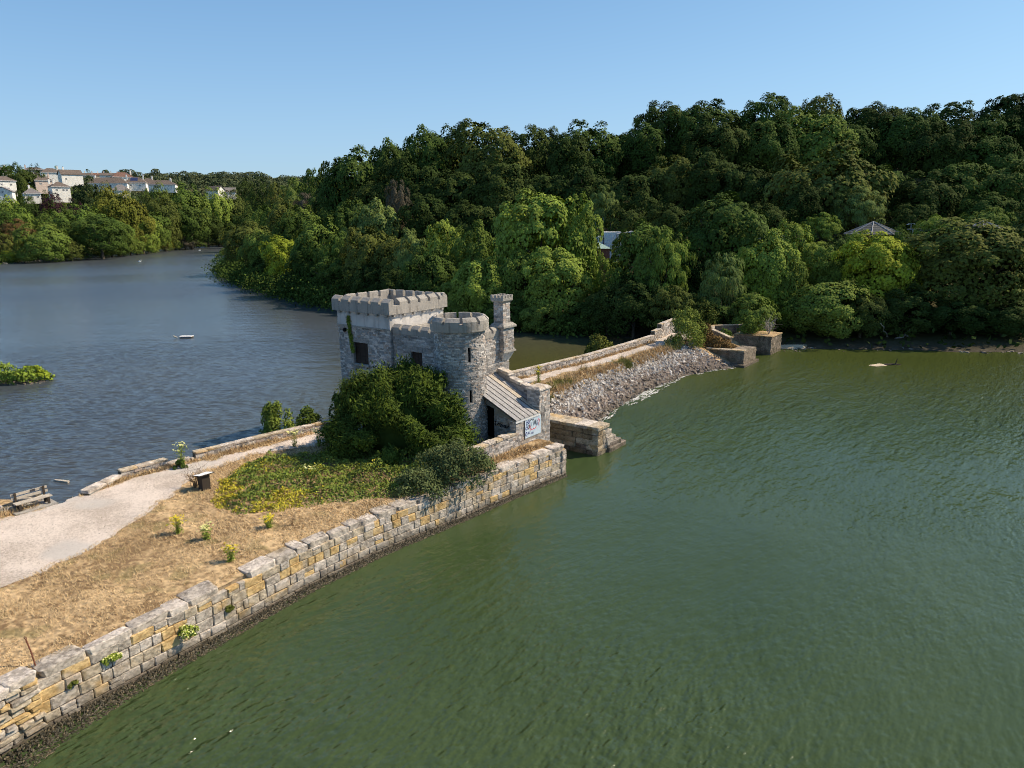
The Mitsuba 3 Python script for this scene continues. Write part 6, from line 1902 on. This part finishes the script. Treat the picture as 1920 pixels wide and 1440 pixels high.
for _ in range(260):
    u = rng.uniform(-5, 225) if rng.random() < 0.6 else rng.uniform(215, 300)
    base = np.interp(u, [-5, 100, 150, 220, 300], [497, 487, 482, 475, 463])
    c_ = at(u, base - rng.random() * 2.0, 0.1)
    pm = PEB[rng.integers(7)]
    mb.add(pm.vertices * (0.5 + 1.3 * rng.random() ** 2) @ trimesh.transformations.random_rotation_matrix(rng.random(3))[:3, :3].T + c_, pm.faces)
put(thing('shore_stones', 'pale stones strewn along the far bank waterline', 'stones', kind='stuff'), mb.mesh(), 'stone_pale')
mb, mb2 = MB(), MB()
for _ in range(420):
    u = rng.uniform(1465, 1925)
    c_ = at(u, 655 + rng.normal() * 4.0 - 6 + 4 * (u > 1800), 0.05)
    pm = PEB[rng.integers(7)]
    (mb if rng.random() < 0.5 else mb2).add(pm.vertices * [1.3, 1.0, 0.5] * (0.25 + 0.9 * rng.random() ** 3) @ trimesh.transformations.rotation_matrix(rng.random() * 6, [0, 0, 1])[:3, :3].T + c_, pm.faces)
sh = thing('shore_rocks', 'rocks and pale stones along the shaded right shore', 'rocks', kind='stuff')
put(f'{sh}__pale_rocks', mb.mesh(), 'stone_pale')
add('dark_rocks', mb2.mesh(), 'rubble_brown', sh)

# leafy branch end reaching in from the left over the lake
shrub('islet_bush', 'bright green leafy islet at the left edge of the lake', 'islet', at(12, 716, 0.1), (3.6, 1.6, 1.9), 26, 2600, 0.32, 'fresh', rng, clump=0.3)
shrub('islet_bush', 'right-hand tip of the leafy islet with yellowing leaves', 'islet', at(66, 711, 0.1), (2.3, 1.3, 1.3), 18, 1500, 0.30, 'bright', rng, clump=0.3)
mb = MB()
for _ in range(90):
    c_ = at(rng.uniform(-5, 82), 716 + rng.normal() * 2.5, 0.0)
    pm = PEB[rng.integers(7)]
    mb.add(pm.vertices * (0.25 + 0.5 * rng.random()) + c_, pm.faces)
put(thing('islet_rocks', 'dark rocks at the foot of the leafy islet', 'rocks', kind='stuff'), mb.mesh(), 'rubble_brown')


def swan(label, u, v_):
    k_ = thing('swan', label, 'swan', None)
    c_ = at(u, v_, 0)
    b_ = trimesh.creation.icosphere(2, 1.0)
    add('body', (b_.vertices * [0.62, 0.32, 0.30] + c_ + [0, 0, 0.18], b_.faces), 'gull', k_, smooth=True)
    tv, tf = tube_v([c_ + [0.5, 0, 0.25], c_ + [0.68, 0, 0.6], c_ + [0.62, 0, 0.95], c_ + [0.75, 0, 1.02]], [0.1, 0.07, 0.065, 0.08], 7)
    add('neck', (tv, tf), 'gull', k_, smooth=True)
    tv, tf = tube_v([c_ + [0.78, 0, 1.01], c_ + [0.93, 0, 0.97]], [0.04, 0.015], 6)
    add('bill', (tv, tf), 'rust', k_)


swan('white swan on the lake, nearer and left of the other swan', 262, 491)
swan('white swan on the lake near the far narrows, right of the other swan', 374, 470)
